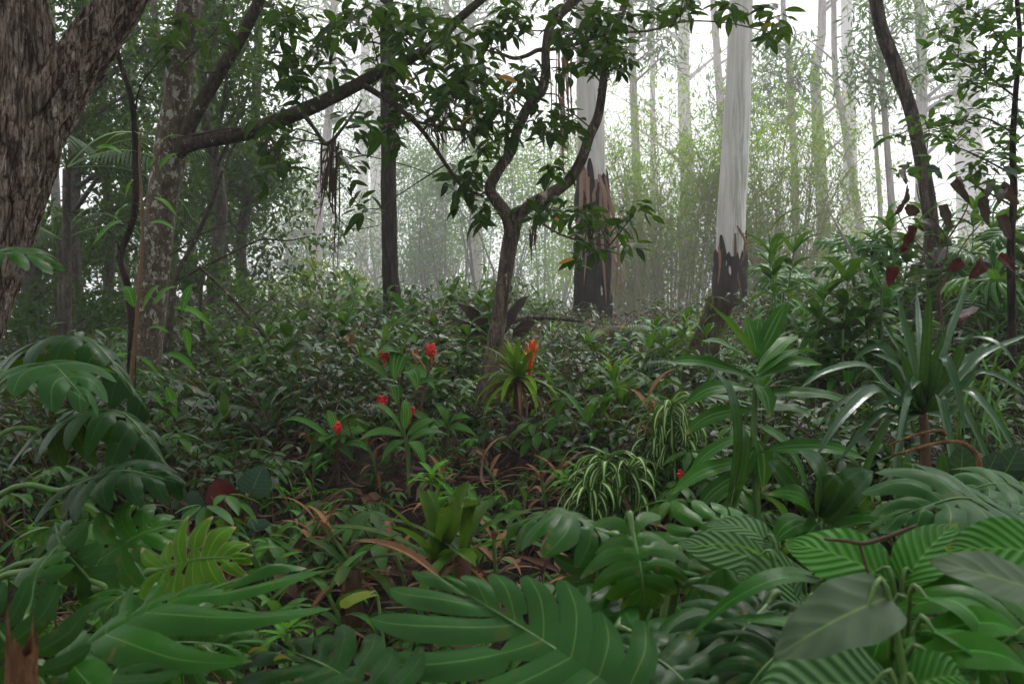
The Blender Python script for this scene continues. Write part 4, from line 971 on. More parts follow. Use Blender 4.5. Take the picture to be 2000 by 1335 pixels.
bleaf(pa, ra, (1790, 1230), (1950, 1330), 1.1, 1.0, .06, (.3, -.5, .8), 'lance', arch=.2)
bleaf(pa, ra, (1770, 1200), (1930, 1150), 1.3, 1.3, .06, (.3, -.5, .8), 'lance', arch=.25)
bleaf(pa, ra, (1730, 1230), (1740, 1345), 1.2, 1.1, .07, (.1, -.8, .5), 'lance', arch=.1)
for (b_, e_, d0, W_) in [((1745, 1190), (1925, 1195), 1.25, .05), ((1780, 1250), (1990, 1235), 1.15, .05), ((1740, 1260), (1860, 1320), 1.1, .055), ((1770, 1290), (2010, 1310), 1.05, .05), ((1700, 1200), (1600, 1330), 1.2, .045), ((1730, 1220), (1690, 1330), 1.15, .05), ((1800, 1180), (1990, 1150), 1.3, .045)]:
    bleaf(pa, ra, b_, e_, d0, d0 - .04, W_, (rg.normal(0, .3), -.6, .75), 'lance', arch=.22)
pb_ = thing('pleated_leaf_plant', 'plant with pale striped pleated leaves left of the broad pleated one', 'plant', GPX(1580, 1.6)); rb = GPX(1580, 1.6)
bleaf(pb_, rb, (1512, 1100), (1322, 1058), 1.55, 1.6, 0.072, FU, 'calathea_pale', arch=.05)
bleaf(pb_, rb, (1515, 1070), (1375, 1022), 1.6, 1.75, 0.058, FU, 'calathea_pale', arch=.15)
bleaf(pb_, rb, (1512, 1100), (1368, 1068), 1.5, 1.5, .03, (0, .2, 1), 'bright', arch=.12)
bleaf(pb_, rb, (1570, 1135), (1436, 1125), 1.5, 1.5, 0.098, FU, 'calathea_pale', arch=.06)
bleaf(pb_, rb, (1590, 1180), (1500, 1185), 1.5, 1.45, 0.078, FU, 'calathea_pale')
bleaf(pb_, rb, (1620, 1130), (1400, 1180), 1.4, 1.35, .025, (0, -.3, 1), 'lance', arch=.15)
bleaf(pb_, rb, (1640, 1150), (1330, 1260), 1.35, 1.3, .03, (0, -.3, 1), 'lance', arch=.2)
bleaf(pb_, rb, (1660, 1270), (1390, 1215), 1.25, 1.3, .026, (0, -.3, 1), 'lance', arch=.12)
pc = thing('pleated_leaf_plant', 'low plant with a single huge striped pleated leaf at the very bottom edge', 'plant', GPX(1740, .98)); rc = GPX(1740, .98)
bleaf(pc, rc, (1750, 1345), (1475, 1350), 1.0, 1.02, 0.130, (0, -.6, .8), 'calathea_pale', arch=.06)
bleaf(pc, rc, (1760, 1350), (1905, 1330), 1.0, 1.0, 0.065, (0, -.6, .8), 'calathea', arch=.2)
pd = thing('grey_leaf_plant', 'plant with two leathery grey green leaves close to the camera at the right', 'plant', GPX(1950, 1.0)); rd = GPX(1950, 1.0)
bleaf(pd, rd, (1735, 1165), (1510, 1285), 1.0, .95, .078, (-.25, -.75, .6), 'greyleaf', arch=.08, prof='heart', wav=.05)
bleaf(pd, rd, (2060, 1170), (1815, 1098), .95, .95, .06, (0, -.6, .8), 'greyleaf', arch=.05, wav=.03)
pe = thing('twig', 'bare brown twig with a thorny stem crossing the pleated leaves', 'twig', P(1700, 1080, 1.25))
g = G(); tube(g, pxpath([(1610, 1052), (1650, 1055), (1690, 1060), (1740, 1045), (1790, 1025)], 1.25), [.002, .003, .003, .002], 20, 6, .1, 0)
tube(g, pxpath([(1678, 1060), (1690, 1100), (1702, 1140), (1705, 1160)], 1.25), .0022, 14, 6, .1, 0)
g.build('stem', M['stemred'], pe)

# strap-leaved plant (pandanus like) ------------------------------------------
st_ = root('strap_leaf_plant', 'spiky plant with long stiff glossy strap leaves at the right', 'plant', 1800, 3.6); c = P(1803, 805, 3.6)
g = G(); tube(g, [GPX(1812, 3.6), P(1808, 900, 3.6), c], [.02, .02, .016], 16, 10, .1, 0); g.build('stem', M['stemred'], st_)
for (x, y), bend in [((1815, 560), 0), ((1790, 565), 0), ((1752, 570), 0), ((1890, 548), 0), ((1702, 690), .3), ((1770, 700), .2), ((1658, 722), 1), ((1700, 800), .3), ((1640, 900), .5), ((1590, 900), 1.0), ((1920, 670), 0), ((1990, 720), 1.2), ((1885, 850), 1.6), ((2030, 800), .9), ((1990, 900), 1.), ((1740, 950), 1.2),
                      ((1745, 1010), 2.), ((1560, 760), .8), ((1850, 640), .1), ((1720, 620), .1), ((1960, 1000), 1.3), ((1870, 1000), 1.5), ((1660, 1010), 1.), ((1780, 760), .4), ((1600, 830), .7), ((2020, 650), .3)]:
    g = G(); e = P(x, y, 3.6 + rg.normal(0, .25) - .25 * (bend > .7)); m_ = (c + e) / 2 + [0, 0, .1 * bend + .02]
    blade(g, smooth_path([c, c * .7 + e * .3 + [0, 0, .07 * bend + .01], m_ + [0, 0, .04 * bend], e * .8 + c * .2 + [0, 0, .1 * bend], e], 16), rg.uniform(.032, .046), up=(rg.normal(0, .35), -.6, .8), prof='strap', fold=.35, nl=4)
    g.build('leaf', M['strap'], st_)
# corn plants ------------------------------------------------------------------
def rosette_stem(t, stem_pts, leaves, mat, stemm, D, w_, rs, prof='dracaena', up=(0, -.5, .85), fold=.22, wav=.025):
    g = G(); sp = tube(g, stem_pts, rs, 30, 8, .06, 0); g.build('stem', stemm, t)
    for (x0, y0, x1, y1, bend, wm) in leaves:
        g = G(); b = P(x0, y0, D); e = P(x1, y1, D + rg.normal(0, .12)); L = np.linalg.norm(e - b)
        blade(g, smooth_path([b, b * .66 + e * .34 + [0, 0, .16 * bend * L], b * .33 + e * .67 + [0, 0, .2 * bend * L], e], 16), w_ * wm, up=np.array(up) + rg.normal(0, .18, 3), prof=prof, fold=fold, nl=4, wav=wav, twist=rg.normal(0, .25))
        g.build('leaf', mat, t)
c1 = root('corn_plant', 'tall corn plant with broad arching green leaves right of the centre foreground', 'plant', 1478, 3.8)
rosette_stem(c1, [GPX(1478, 3.8), P(1478, 980, 3.8), P(1472, 860, 3.8), P(1476, 740, 3.8)], [
    (1478, 700, 1380, 588, .1, 1), (1478, 700, 1455, 615, .05, .9), (1480, 700, 1535, 590, .05, .9), (1480, 690, 1485, 618, .0, .9), (1476, 720, 1372, 665, .5, 1), (1480, 720, 1560, 655, .3, 1), (1482, 730, 1602, 690, .7, 1.1),
    (1474, 740, 1300, 708, .3, .9), (1480, 740, 1605, 712, .5, 1), (1472, 760, 1338, 790, .6, 1.1), (1480, 770, 1692, 800, .35, 1.1), (1478, 750, 1503, 815, .9, 1.3), (1472, 790, 1310, 780, .3, .9), (1474, 800, 1335, 850, .5, 1),
    (1480, 800, 1592, 815, .4, 1), (1480, 830, 1580, 960, .8, 1.1), (1472, 850, 1340, 935, .6, 1.1), (1480, 860, 1490, 960, .9, 1.2), (1474, 870, 1440, 960, .8, 1), (1480, 880, 1700, 900, .4, .9), (1474, 900, 1310, 965, .4, 1), (1470, 920, 1358, 1000, .5, 1.1), (1482, 960, 1550, 1060, .7, 1.2)],
    M['dracaena'], M['stem'], 3.8, .085, [.018, .016, .014, .01])
def small_dracaena(label, px, D, topy, n, w_=.05, mat='lance'):
    t = root('dracaena', label, 'plant', px, D, None); b = GPX(px, D); tp = P(px, topy + 40, D); zb = 667.5 - (b[2] - CZ) / D * F
    lv = []
    for i in range(n):
        f = (i / n); y0 = topy + 40 + (zb - topy - 60) * f * .75; a = rg.random() * 6.28; Lx = (45 + 25 * f) * rg.uniform(.8, 1.2) * 7 / D
        dx = math.cos(a) * Lx; lv.append((px, y0, px + dx, y0 + (-60 + 110 * min(1, f * 2.2) + rg.normal(0, 10)) * 7 / D * .8, .5 + f * .6, 1))
    rosette_stem(t, [b, (b + tp) / 2, tp], lv, M[mat], M['stem'], D, w_ * 1.1, [.014, .012, .008], 'lance')
small_dracaena('upright lance leaved plant behind the strap plant, topped by a fresh light green tuft', 1722, 6.4, 520, 30, .06)
small_dracaena('lance leaved plant just left of the tuft topped one with yellowing lower leaves', 1625, 6.6, 610, 26, .055, 'lance')
small_dracaena('short lance leaved plant between the corn plant and the strap plant', 1560, 7.0, 650, 18, .05, 'lance')
small_dracaena('lance leaved plant in the undergrowth just below the dark straight trunk', 790, 9, 560, 14, .05, 'lance')
small_dracaena('bright lance leaved plant rising over the ridge far left of the forked tree', 690, 11, 520, 14, .06, 'ginger')
def midplants(n, label, group, name, fn, px0, px1, d0, d1):
    for i in range(n):
        fn(label, group, name, rg.uniform(px0, px1), rg.uniform(d0, d1))
def mp_lance(label, group, name, px, D, mat='lance', L=.3, w_=.045, n=16, h=.45, prof='lance'):
    t = root(name, label, 'plant', px, D, group); b = GPX(px, D); h = h * rg.uniform(.7, 1.3)
    g = G(); sp = tube(g, [b, b + [rg.normal(0, .04), 0, h * .5], b + [rg.normal(0, .07), 0, h]], [.009, .007], 8, 6, cap=False); g.build('stem', M['stem'], t)
    g = G()
    for k in range(n):
        q = sp[int(7 * (1 - .75 * k / n))]; p, s_ = arc(q, k * 2.4 + rg.normal(0, .3), L * rg.uniform(.7, 1.15), 1.1 - 1.1 * k / n, 1.5 * rg.uniform(.6, 1.2), 8)
        blade(g, p, w_, side=s_, prof=prof, fold=.2, nl=4, wav=.01)
    g.build('foliage', M[mat], t)
midplants(26, 'knee high lance leaved plant among the undergrowth of the right hand slope', 'lance leaved plants on the right hand slope', 'lance_leaved_plant', mp_lance, 1080, 1990, 4.8, 9.5)
midplants(12, 'small arching lance leaved plant in the undergrowth left of the forked tree', 'lance leaved plants left of the forked tree', 'lance_leaved_plant', lambda *a: mp_lance(*a, mat='compound', L=.26), 380, 900, 5.2, 9)
midplants(14, 'tuft of narrow arching grassy leaves among the right hand undergrowth', 'grassy tufts on the right hand slope', 'grassy_tuft', lambda *a: mp_lance(*a, mat='bromeliad', L=.5, w_=.018, n=26, h=.12, prof='strap'), 1080, 1960, 4.5, 11)
midplants(10, 'withered brown leafy plant drooping among the undergrowth', 'withered plants on the slope', 'withered_plant', lambda *a: mp_lance(*a, mat='dryleaf', L=.28, w_=.035, n=14, h=.35), 600, 1800, 4.5, 10)
midplants(9, 'low arching fleshy leaved seedling on the near bank', 'fleshy seedlings on the near bank', 'bank_seedling', lambda *a: mp_lance(*a, mat='ginger', L=.24, w_=.04, n=10, h=.14), 480, 1250, 2.9, 4.6)
def mp_fern(label, group, name, px, D, mat='compound', L=.7, n=9):
    t = root(name, label, 'fern', px, D, group); b = GPX(px, D); g = G(); gs = G(); L = L * rg.uniform(.7, 1.2)
    for k in range(n):
        p, s_ = arc(b, k * 2.4 + rg.normal(0, .3), L * rg.uniform(.7, 1.1), rg.uniform(.7, 1.3), rg.uniform(1., 1.8), 10)
        tube(gs, p, [.005, .002], 8, 4, cap=False); T = tangents(p); m_ = 22
        for sgn in (-1, 1):
            kk = np.linspace(1.5, 8.9, m_); ii = kk.astype(int); q = p[ii] + (p[np.minimum(ii + 1, 9)] - p[ii]) * (kk - ii)[:, None]
            d = nrm(s_ * sgn + T[ii] * .45 - [0, 0, .25]); inst(g, T_LONG, q, d, [[0, 0, 1]] * m_, L * .24 * np.sin(np.pi * (kk / 10.5) ** .8) + .02)
    gs.build('stem', M['stemred'], t); g.build('foliage', M[mat], t)
midplants(22, 'tall dark leafy plant in the thicket around the right hand trunks', 'tall plants in the right hand thicket', 'thicket_plant', lambda *a: mp_lance(*a, mat='lance', L=.36, w_=.075, n=34, h=1.0, prof='ell'), 1470, 2040, 6.3, 10.5)
midplants(9, 'arching fern in the right hand undergrowth', 'ferns on the right hand slope', 'fern', mp_fern, 1180, 2000, 5, 11)
midplants(7, 'low dark fern among the small leaves at the left of the slope', 'ferns at the left of the slope', 'fern', lambda *a: mp_fern(*a, mat='cover', L=.6), 300, 900, 5.5, 11)
midplants(16, 'broad leaved shrub standing above the carpet of small leaves left of the forked tree', 'taller shrubs left of the forked tree', 'broad_leaved_shrub', lambda *a: mp_lance(*a, mat='compound', L=.2, w_=.085, n=26, h=.6, prof='ell'), 330, 960, 6, 12)
midplants(12, 'withered rust brown stalk with curled leaves on the bank', 'withered stalks on the bank', 'withered_plant', lambda *a: mp_lance(*a, mat='dryleaf', L=.22, w_=.025, n=12, h=.22), 450, 1250, 2.9, 5.5)
# broad leaved clump at right middle
bc = root('broad_leaf_clump', 'clump of broad arching ribbed leaves below the corn plant at the right', 'plant', 1600, 2.7)
for (x0, y0, x1, y1, W, mt) in [(1590, 1010, 1500, 965, .07, 'dracaena'), (1600, 1030, 1560, 1062, .08, 'dracaena'), (1610, 1020, 1705, 920, .1, 'strap'), (1620, 1020, 1730, 1010, .07, 'dracaena'), (1600, 1000, 1560, 880, .08, 'strap'), (1640, 1020, 1700, 960, .08, 'dracaena'), (1590, 1020, 1510, 1060, .08, 'dracaena'), (1600, 1010, 1640, 930, .08, 'strap'),
                                (1580, 1000, 1500, 900, .06, 'strap'), (1420, 1000, 1392, 720, .035, 'strap'), (1430, 1000, 1450, 830, .03, 'strap')]:
    bleaf(bc, GPX(1600, 2.7) if x0 > 1500 else GPX(1420, 2.9), (x0, y0), (x1, y1), 2.7, 2.6, W, (rg.normal(0, .3), -.7, .6), mt, arch=.25, prof='lance', wav=.01, nl=4)
rs_ = root('broad_leaf_clump', 'dark ribbed leaves standing upright at the right edge behind the bright split leaves', 'plant', 1890, 3.0)
for (x0, y0, x1, y1, W, mt) in [(1870, 970, 1880, 860, .09, 'elephant'), (1850, 975, 1840, 880, .05, 'strap'), (1900, 970, 1950, 880, .09, 'elephant'), (1940, 960, 1990, 870, .1, 'elephant'), (1760, 990, 1775, 880, .04, 'strap'), (1790, 1000, 1788, 910, .04, 'strap'), (1840, 980, 2000, 950, .06, 'strap'), (1960, 960, 2040, 900, .1, 'elephant')]:
    bleaf(rs_, GPX(1890, 3.0), (x0, y0), (x1, y1), 3.0, 2.95, W, (rg.normal(0, .3), -.9, .4), mt, arch=.1, prof='ell', wav=.01, nl=4)
g = G(); tube(g, pxpath([(1740, 890), (1790, 875), (1850, 862), (1890, 870), (1912, 900), (1910, 950)], 2.9), [.004, .006, .007, .008, .01], 30, 6, .15, 0)
tube(g, pxpath([(1735, 868), (1790, 848), (1835, 840), (1850, 850)], 2.9), [.003, .005, .005], 20, 6, .15, 0)
tag(g.build('arching_twig', M['rotten'], loc=P(1740, 890, 2.9)), 'pale dead stem arching over the base of the strap plant', 'twig')

# variegated drooping tufts ----------------------------------------------------
def tuft(label, px, py, D, heads, n, L, mat, w_, e0=1.1, droop=2.6, name='variegated_plant', st='stem'):
    t = root(name, label, 'plant', px, D)
    g = G(); gs = G(); b = GPX(px, D)
    for (dx, dy) in heads:
        c = P(px + dx, py + dy, D + rg.normal(0, .08)); tube(gs, [b, (b + c) / 2 + rg.normal(0, .02, 3), c], [.008, .006], 10, 6, cap=False)
        for i in range(n):
            az = rg.random() * 6.28; ee = rg.uniform(-.7, .9) * e0; hh = c - np.array([0, 0, rg.random() * L * .45])
            p, s = arc(hh, az, L * rg.uniform(.6, 1.1), ee, droop * rg.uniform(.5, 1), 8)
            blade(g, p, w_, side=s, prof='lance', fold=.25, nl=4)
    gs.build('stem', M[st], t); g.build('foliage', M[mat], t); return t
tuft('tumbling plant with white striped narrow leaves in front of the others', 1195, 875, 4.0, [(-10, 0), (-45, 50), (35, 30), (0, 80), (-40, 110), (60, 100), (20, 130)], 32, .25, 'varieg', .029, 1.0, 3.)
tuft('white striped narrow leaved plant standing higher, left of the corn plant', 1312, 780, 4.4, [(0, 0), (-25, 40), (25, 30), (0, 80), (20, 110), (-30, 110)], 32, .24, 'varieg', .027, 1.0, 3.)
tuft('grassy yellow green striped tuft behind the strap plant at the right edge', 1905, 700, 4.6, [(0, 0), (30, 30), (-30, 50), (0, 90)], 12, .5, 'ginger', .016, 1.2, 1.6, 'striped_grass_tuft')
tuft('upright yellow green grassy tuft growing on the mossy stump', 1362, 640, 8, [(-5, 0), (5, -5)], 12, .45, 'yellow', .02, 1.5, .5, 'grassy_tuft')
tuft('thin grassy tuft in the litter behind the forked tree', 1080, 620, 13, [(0, 0)], 16, .7, 'bright', .025, 1.5, .8, 'grassy_tuft')
# bromeliads -------------------------------------------------------------------
def bromeliad(label, px, py, D, n, L, w_, mat, e=(.2, 1.3), droop=1.2, prof='tongue', flower=None, dead=0, name='bromeliad', tiltx=0.):
    t = root(name, label, 'plant', px, D); c = P(px, py, D)
    b = GPX(px, D)
    if c[2] - b[2] > .08:
        g = G(); tube(g, [b, (b + c) / 2, c], [.03, .03], 8, 8, .2, 0); g.build('stem', M['stemred'], t)
    for i in range(n):
        f = i / n; az = i * 2.4 + rg.normal(0, .2); g = G()
        p, s = arc(c + rg.normal(0, .008, 3), az, L * (1 - .35 * (1 - f) ** 2) * rg.uniform(.85, 1.1), e[1] + (e[0] - e[1]) * f, droop * (.4 + .8 * f), 12)
        blade(g, p, w_, side=s, prof=prof, fold=.3, nl=4); g.build('leaf', M[mat], t)
    if dead:
        g = G()
        for i in range(dead):
            az = rg.random() * 6.28; p, s = arc(c - [0, 0, .03], az, L * rg.uniform(.5, 1.), rg.uniform(-.6, .2), 1.3, 8)
            blade(g, p, w_ * .5, side=s, prof='strap', fold=.8, nl=2, wav=.05)
        g.build('dead_leaf', M['dryleaf'], t)
    return t, c
br, c = bromeliad('bright green bromeliad with a flaming orange flower spike beside the forked tree', 1012, 738, 5.9, 34, .42, .046, 'bromeliad', (-.2, 1.35), 1.3, 'strap', dead=26)
g = G(); f0 = c + np.array([.07, 0, .01]); f1 = P(1040, 688, 5.72)
for k in range(34):
    q = f0 * (1 - k / 33) + f1 * (k / 33); az = k * 2.4; s_ = .05 if k < 16 else .1
    p, s = arc(q, az, s_ * rg.uniform(.8, 1.2), 1.15 if k < 22 else .85 + .5 * (k - 22) / 12, .2, 5)
    blade(g, p, .026, side=s, prof='lance', fold=.3)
tube(g, [f0, (f0 + f1) / 2, f1], [.01, .008], 6, 6)
g.build('flower', M['orange'], br)
bromeliad('small spiky green bromeliad right of the orange flowered one', 1200, 735, 6.4, 18, .24, .026, 'bromeliad', (0, 1.3), 1.1, 'strap', dead=6)
bromeliad('large vase shaped bromeliad with long blunt green leaves at the bottom of the bank', 858, 1105, 3.2, 11, .4, .055, 'tongue', (.45, 1.45), .7, 'tongue')
bromeliad('vase bromeliad with pale blunt leaves flopping sideways right of the large one', 905, 1085, 3.15, 8, .34, .04, 'tongue', (.0, 1.4), .9, 'tongue', dead=6)
bromeliad('low bromeliad with flopped pale tongue leaves left of the dry hanging leaf', 690, 1110, 3.1, 6, .32, .036, 'tongue', (-.2, .7), 1.2, 'tongue', dead=4)
bromeliad('tall blunt tongue leaf rosette between the small bromeliad and the striped plants', 1216, 800, 5.2, 6, .24, .045, 'tongue', (.3, 1.5), .8, 'tongue', dead=4)
bromeliad('small upright bromeliad tucked at the foot of the tongue leaf rosette', 1205, 860, 5.0, 5, .2, .04, 'tongue', (.2, 1.5), .9, 'tongue')
for lab, (x0, y0, x1, y1), D_ in [('single lime green tongue leaf lying near the bottom of the bank', (735, 1158, 665, 1185), 2.7)]:
    t = thing('fallen_leaf', lab, 'leaf', P(x0, y0, D_)); bleaf(t, GPX(760, 2.7), (x0, y0), (x1, y1), D_, D_ - .1, .035, (0, -.6, .8), 'yellow', arch=.1, prof='tongue', name='blade')
t = thing('dry_palm_leaf', 'long dry pinkish brown leaf slanting across the bank in front of the bromeliads', 'leaf', P(700, 1060, 2.9))
bleaf(t, None, (862, 1128), (683, 1055), 2.7, 2.95, .03, (.2, -.5, .8), 'dryleaf', arch=.1, prof='lance', fold=.6, name='blade')

# red-fruited gingers ----------------------------------------------------------
def ginger(label, px, D, heads, leaves, fr):
    t = root('red_fruited_ginger', label, 'plant', px, D); b = GPX(px, D)
    for (x, y) in heads:
        g = G(); e = P(x, y, D); tube(g, [b + [rg.normal(0, .03), 0, 0], (b + e) / 2 + rg.normal(0, .02, 3), e], [.01, .007], 14, 6, cap=False); g.build('stem', M['stemred'], t)
    for (x0, y0, x1, y1, bend, W) in leaves:
        g = G(); a = P(x0, y0, D); e = P(x1, y1, D + rg.normal(0, .15)); L = np.linalg.norm(e - a)
        blade(g, smooth_path([a, a * .6 + e * .4 + [0, 0, .25 * bend * L], a * .25 + e * .75 + [0, 0, .25 * bend * L], e], 14), W, up=(rg.normal(0, .3), -.6, .7), prof='ell', fold=.2, nl=4, wav=.012)
        g.build('leaf', M['ginger'], t)
    for (x, y, r) in fr:
        g = G(); c = P(x, y, D - .05)
        for k in range(46):
            q = nrm(rg.normal(0, 1, 3)) * [1, 1, 1.2] * r * rg.uniform(.7, 1.25); s_ = r * rg.uniform(.2, .34)
            th = np.linspace(0, np.pi, 5)
            tube(g, [c + q * .75 - [0, 0, s_], c + q * .75 - [0, 0, s_ * .4], c + q * .8 + [0, 0, s_ * .4], c + q * .8 + [0, 0, s_]], [s_ * .3, s_ * .95, s_ * .95, s_ * .2], 6, 6)
        tube(g, [c - [0, 0, r * 2.2], c], [.005, .006], 5, 6)
        g.build('fruit_cluster', M['redfruit'], t)
ginger('tallest red fruited plant with broad green leaves and fruit clusters at the centre left', 795, 5.6, [(790, 680), (762, 745), (842, 700), (800, 790)],
       [(785, 690, 745, 690, .4, .1), (785, 690, 812, 668, .5, .1), (788, 690, 770, 745, 1.1, .12), (790, 720, 850, 760, .6, .1), (790, 730, 815, 760, .8, .1), (760, 740, 700, 700, .3, .09), (765, 750, 775, 790, .9, .1), (790, 760, 858, 745, .3, .06), (800, 800, 760, 840, .4, .06), (800, 800, 850, 850, .4, .06), (770, 720, 735, 735, .5, .07)],
       [(750, 692, .031), (843, 683, .036), (747, 781, .031), (800, 802, .036)])
ginger('low red fruited plant with long arching leaves left of the tallest one', 655, 5.0, [(658, 840), (640, 870)],
       [(655, 880, 600, 905, 1.2, .05), (655, 860, 715, 840, .4, .08), (660, 870, 545, 828, .6, .05), (650, 870, 690, 900, .6, .06), (660, 850, 640, 800, .2, .06), (655, 880, 620, 860, .6, .07), (665, 870, 720, 880, .5, .07)],
       [(660, 834, .026)])
ginger('leafy plant with one small red fruit between the striped plant and the corn plant', 1350, 4.0, [(1328, 930)],
       [(1340, 960, 1300, 950, .5, .05), (1350, 950, 1400, 930, .4, .06), (1345, 960, 1310, 1000, .6, .05), (1355, 940, 1385, 880, .2, .06)], [(1329, 925, .014)])
for lab, px, D_, pts in [('glossy long leaved plant in front of the tall red fruited one', 800, 4.8, [(790, 850, 700, 860), (790, 850, 730, 790), (795, 850, 850, 820), (800, 860, 880, 850), (790, 860, 745, 900), (800, 860, 830, 910), (790, 840, 790, 780)]),
                         ('long leaved plant with a rosette top left of the forked trunk base', 875, 5.2, [(875, 830, 830, 835), (875, 830, 850, 790), (875, 830, 885, 790), (875, 830, 920, 815), (875, 835, 930, 850), (875, 835, 840, 865), (875, 835, 895, 870)])]:
    t = root('long_leaved_plant', lab, 'plant', px, D_)
    for (x0, y0, x1, y1) in pts: bleaf(t, GPX(px, D_), (x0, y0), (x1, y1), D_, D_ + rg.normal(0, .12), .06, (rg.normal(0, .2), -.6, .7), 'ginger', arch=.2, prof='lance', nl=4)
def brightros(label, px, py, D, n, L):
    t = root('bright_rosette_plant', label, 'plant', px, D); c = P(px, py, D); b = GPX(px, D)
    g = G(); tube(g, [b, (b + c) / 2, c], [.006, .005], 8, 6); g.build('stem', M['stem'], t); g = G()
    for k in range(n):
        az = k * 2.4; p, s = arc(c - [0, 0, .05 * rg.random()], az, L * rg.uniform(.7, 1.1), .9 - 1.1 * k / n, .8, 7); blade(g, p, L * .24, side=s, prof='lance', fold=.2, nl=4)
    g.build('foliage', M['bright'], t)
brightros('fresh light green whorled shoot left of the vase bromeliad', 842, 925, 3.7, 15, .13)
brightros('fresh light green whorled shoot right above the vase bromeliad', 885, 965, 3.6, 15, .14)
brightros('bright green whorl at the right of the compound leaves', 1098, 925, 4.2, 12, .13)
brightros('bright green star of leaves near the bottom left of the bank', 560, 1225, 2.5, 12, .1)

# dark heart leaves at the left of the bank ------------------------------------
eh = root('dark_heart_leaf_plant', 'plant with dark heart shaped leaves and one maroon leaf left of the bank', 'plant', 455, 3.7)
for (x0, y0, x1, y1, W, mt) in [(490, 965, 515, 908, .13, 'elephant'), (440, 985, 420, 935, .12, 'maroon'), (360, 985, 405, 1000, .12, 'elephant'), (340, 968, 370, 985, .09, 'elephant'), (500, 1040, 490, 1015, .12, 'elephant'), (530, 1130, 570, 1115, .1, 'elephant')]:
    bleaf(eh, GPX(455, 3.7), (x0, y0), (x1, y1), 3.6, 3.65, W, (.1, -.8, .5), mt, arch=.06, prof='heart', nl=6, stem='stemred', wav=.01)
# philodendron with deeply cut leaves, right middle ----------------------------
for lab, px, D_, lv in [('philodendron with large deeply cut glossy leaves beneath the pale stems on the right', 1680, 9.5, [((1650, 480), (1600, 470)), ((1690, 500), (1640, 455)), ((1700, 480), (1770, 465)), ((1690, 510), (1620, 500)), ((1700, 520), (1740, 500)), ((1660, 530), (1590, 520)), ((1720, 490), (1800, 480))]),
                        ('philodendron with cut leaves right behind the white gum base', 1520, 10.5, [((1530, 530), (1470, 525)), ((1530, 530), (1570, 520)), ((1520, 535), (1500, 555)), ((1540, 540), (1590, 545))]),
                        ('philodendron with shiny cut leaves behind the curved trunk at the right edge', 1930, 7.5, [((1900, 500), (1850, 490)), ((1920, 510), (1970, 480)), ((1900, 540), (1850, 560)), ((1930, 550), (1990, 560)), ((1910, 580), (1890, 610)), ((1940, 470), (2000, 440)), ((1860, 540), (1880, 480))])]:
    t = root('philodendron', lab, 'plant', px, D_)
    for (b_, e_) in lv:
        d0 = D_ + rg.normal(0, .4); mleaf(t, P(*b_, d0), P(*e_, d0 + rg.normal(0, .1)), (rg.normal(0, .2), -.35, .9), .26, M['philo'], lobes=9, droop=.45, split=.15, gap=.8, hole=0, root_pt=GPX(px, D_), pet=.012, arch=.1)
# creeper with hanging grey and maroon leaves ----------------------------------
D = 5.6
cr = thing('maroon_creeper', 'climbing creeper with drooping grey green and maroon leaves around the curved trunk', 'plant', GPX(1850, D))
g = G()
for pts in ([(1850, 700), (1835, 560), (1850, 470), (1800, 400), (1790, 360)], [(1840, 560), (1880, 480), (1920, 430), (1950, 380)], [(1850, 470), (1890, 400), (1870, 360)], [(1835, 520), (1770, 450), (1750, 400)]):
    tube(g, pxpath(pts, D), [.006, .004, .003], 24, 5, cap=False)
g.build('stem', M['stemred'], cr)
for (x0, y0, x1, y1, W, mt) in [(1770, 365, 1735, 430, .1, 'purple'), (1790, 420, 1770, 400, .1, 'purple'), (1765, 330, 1770, 355, .07, 'purple'), (1810, 330, 1830, 350, .07, 'elephant'), (1860, 355, 1895, 400, .08, 'purple'), (1870, 345, 1885, 365, .06, 'maroon'), (1780, 440, 1755, 500, .13, 'maroon'), (1810, 470, 1790, 530, .13, 'purple'),
                                (1840, 400, 1855, 450, .1, 'purple'), (1920, 385, 1930, 440, .1, 'purple'), (1935, 350, 1925, 390, .08, 'purple'), (1960, 330, 1990, 355, .07, 'elephant'), (1960, 370, 1950, 400, .08, 'purple'), (1880, 510, 1850, 530, .1, 'maroon'), (1920, 510, 1890, 545, .12, 'maroon'), (1950, 500, 1980, 530, .1, 'maroon'),
                                (1745, 520, 1735, 560, .1, 'maroon'), (1800, 430, 1830, 460, .09, 'purple'), (1955, 420, 1975, 470, .1, 'purple'), (1905, 600, 1870, 640, .1, 'maroon'), (1955, 360, 1990, 400, .1, 'purple'), (1845, 485, 1825, 520, .1, 'purple')]:
    bleaf(cr, None, (x0, y0), (x1, y1), D + rg.normal(0, .15), D - .05 + rg.normal(0, .05), W * .7, (rg.normal(0, .6), -.9, .3), mt, arch=rg.uniform(-.1, .25), prof='heart', nl=6, wav=.09, n=12, fold=rg.uniform(.2, .7), curl=.2)

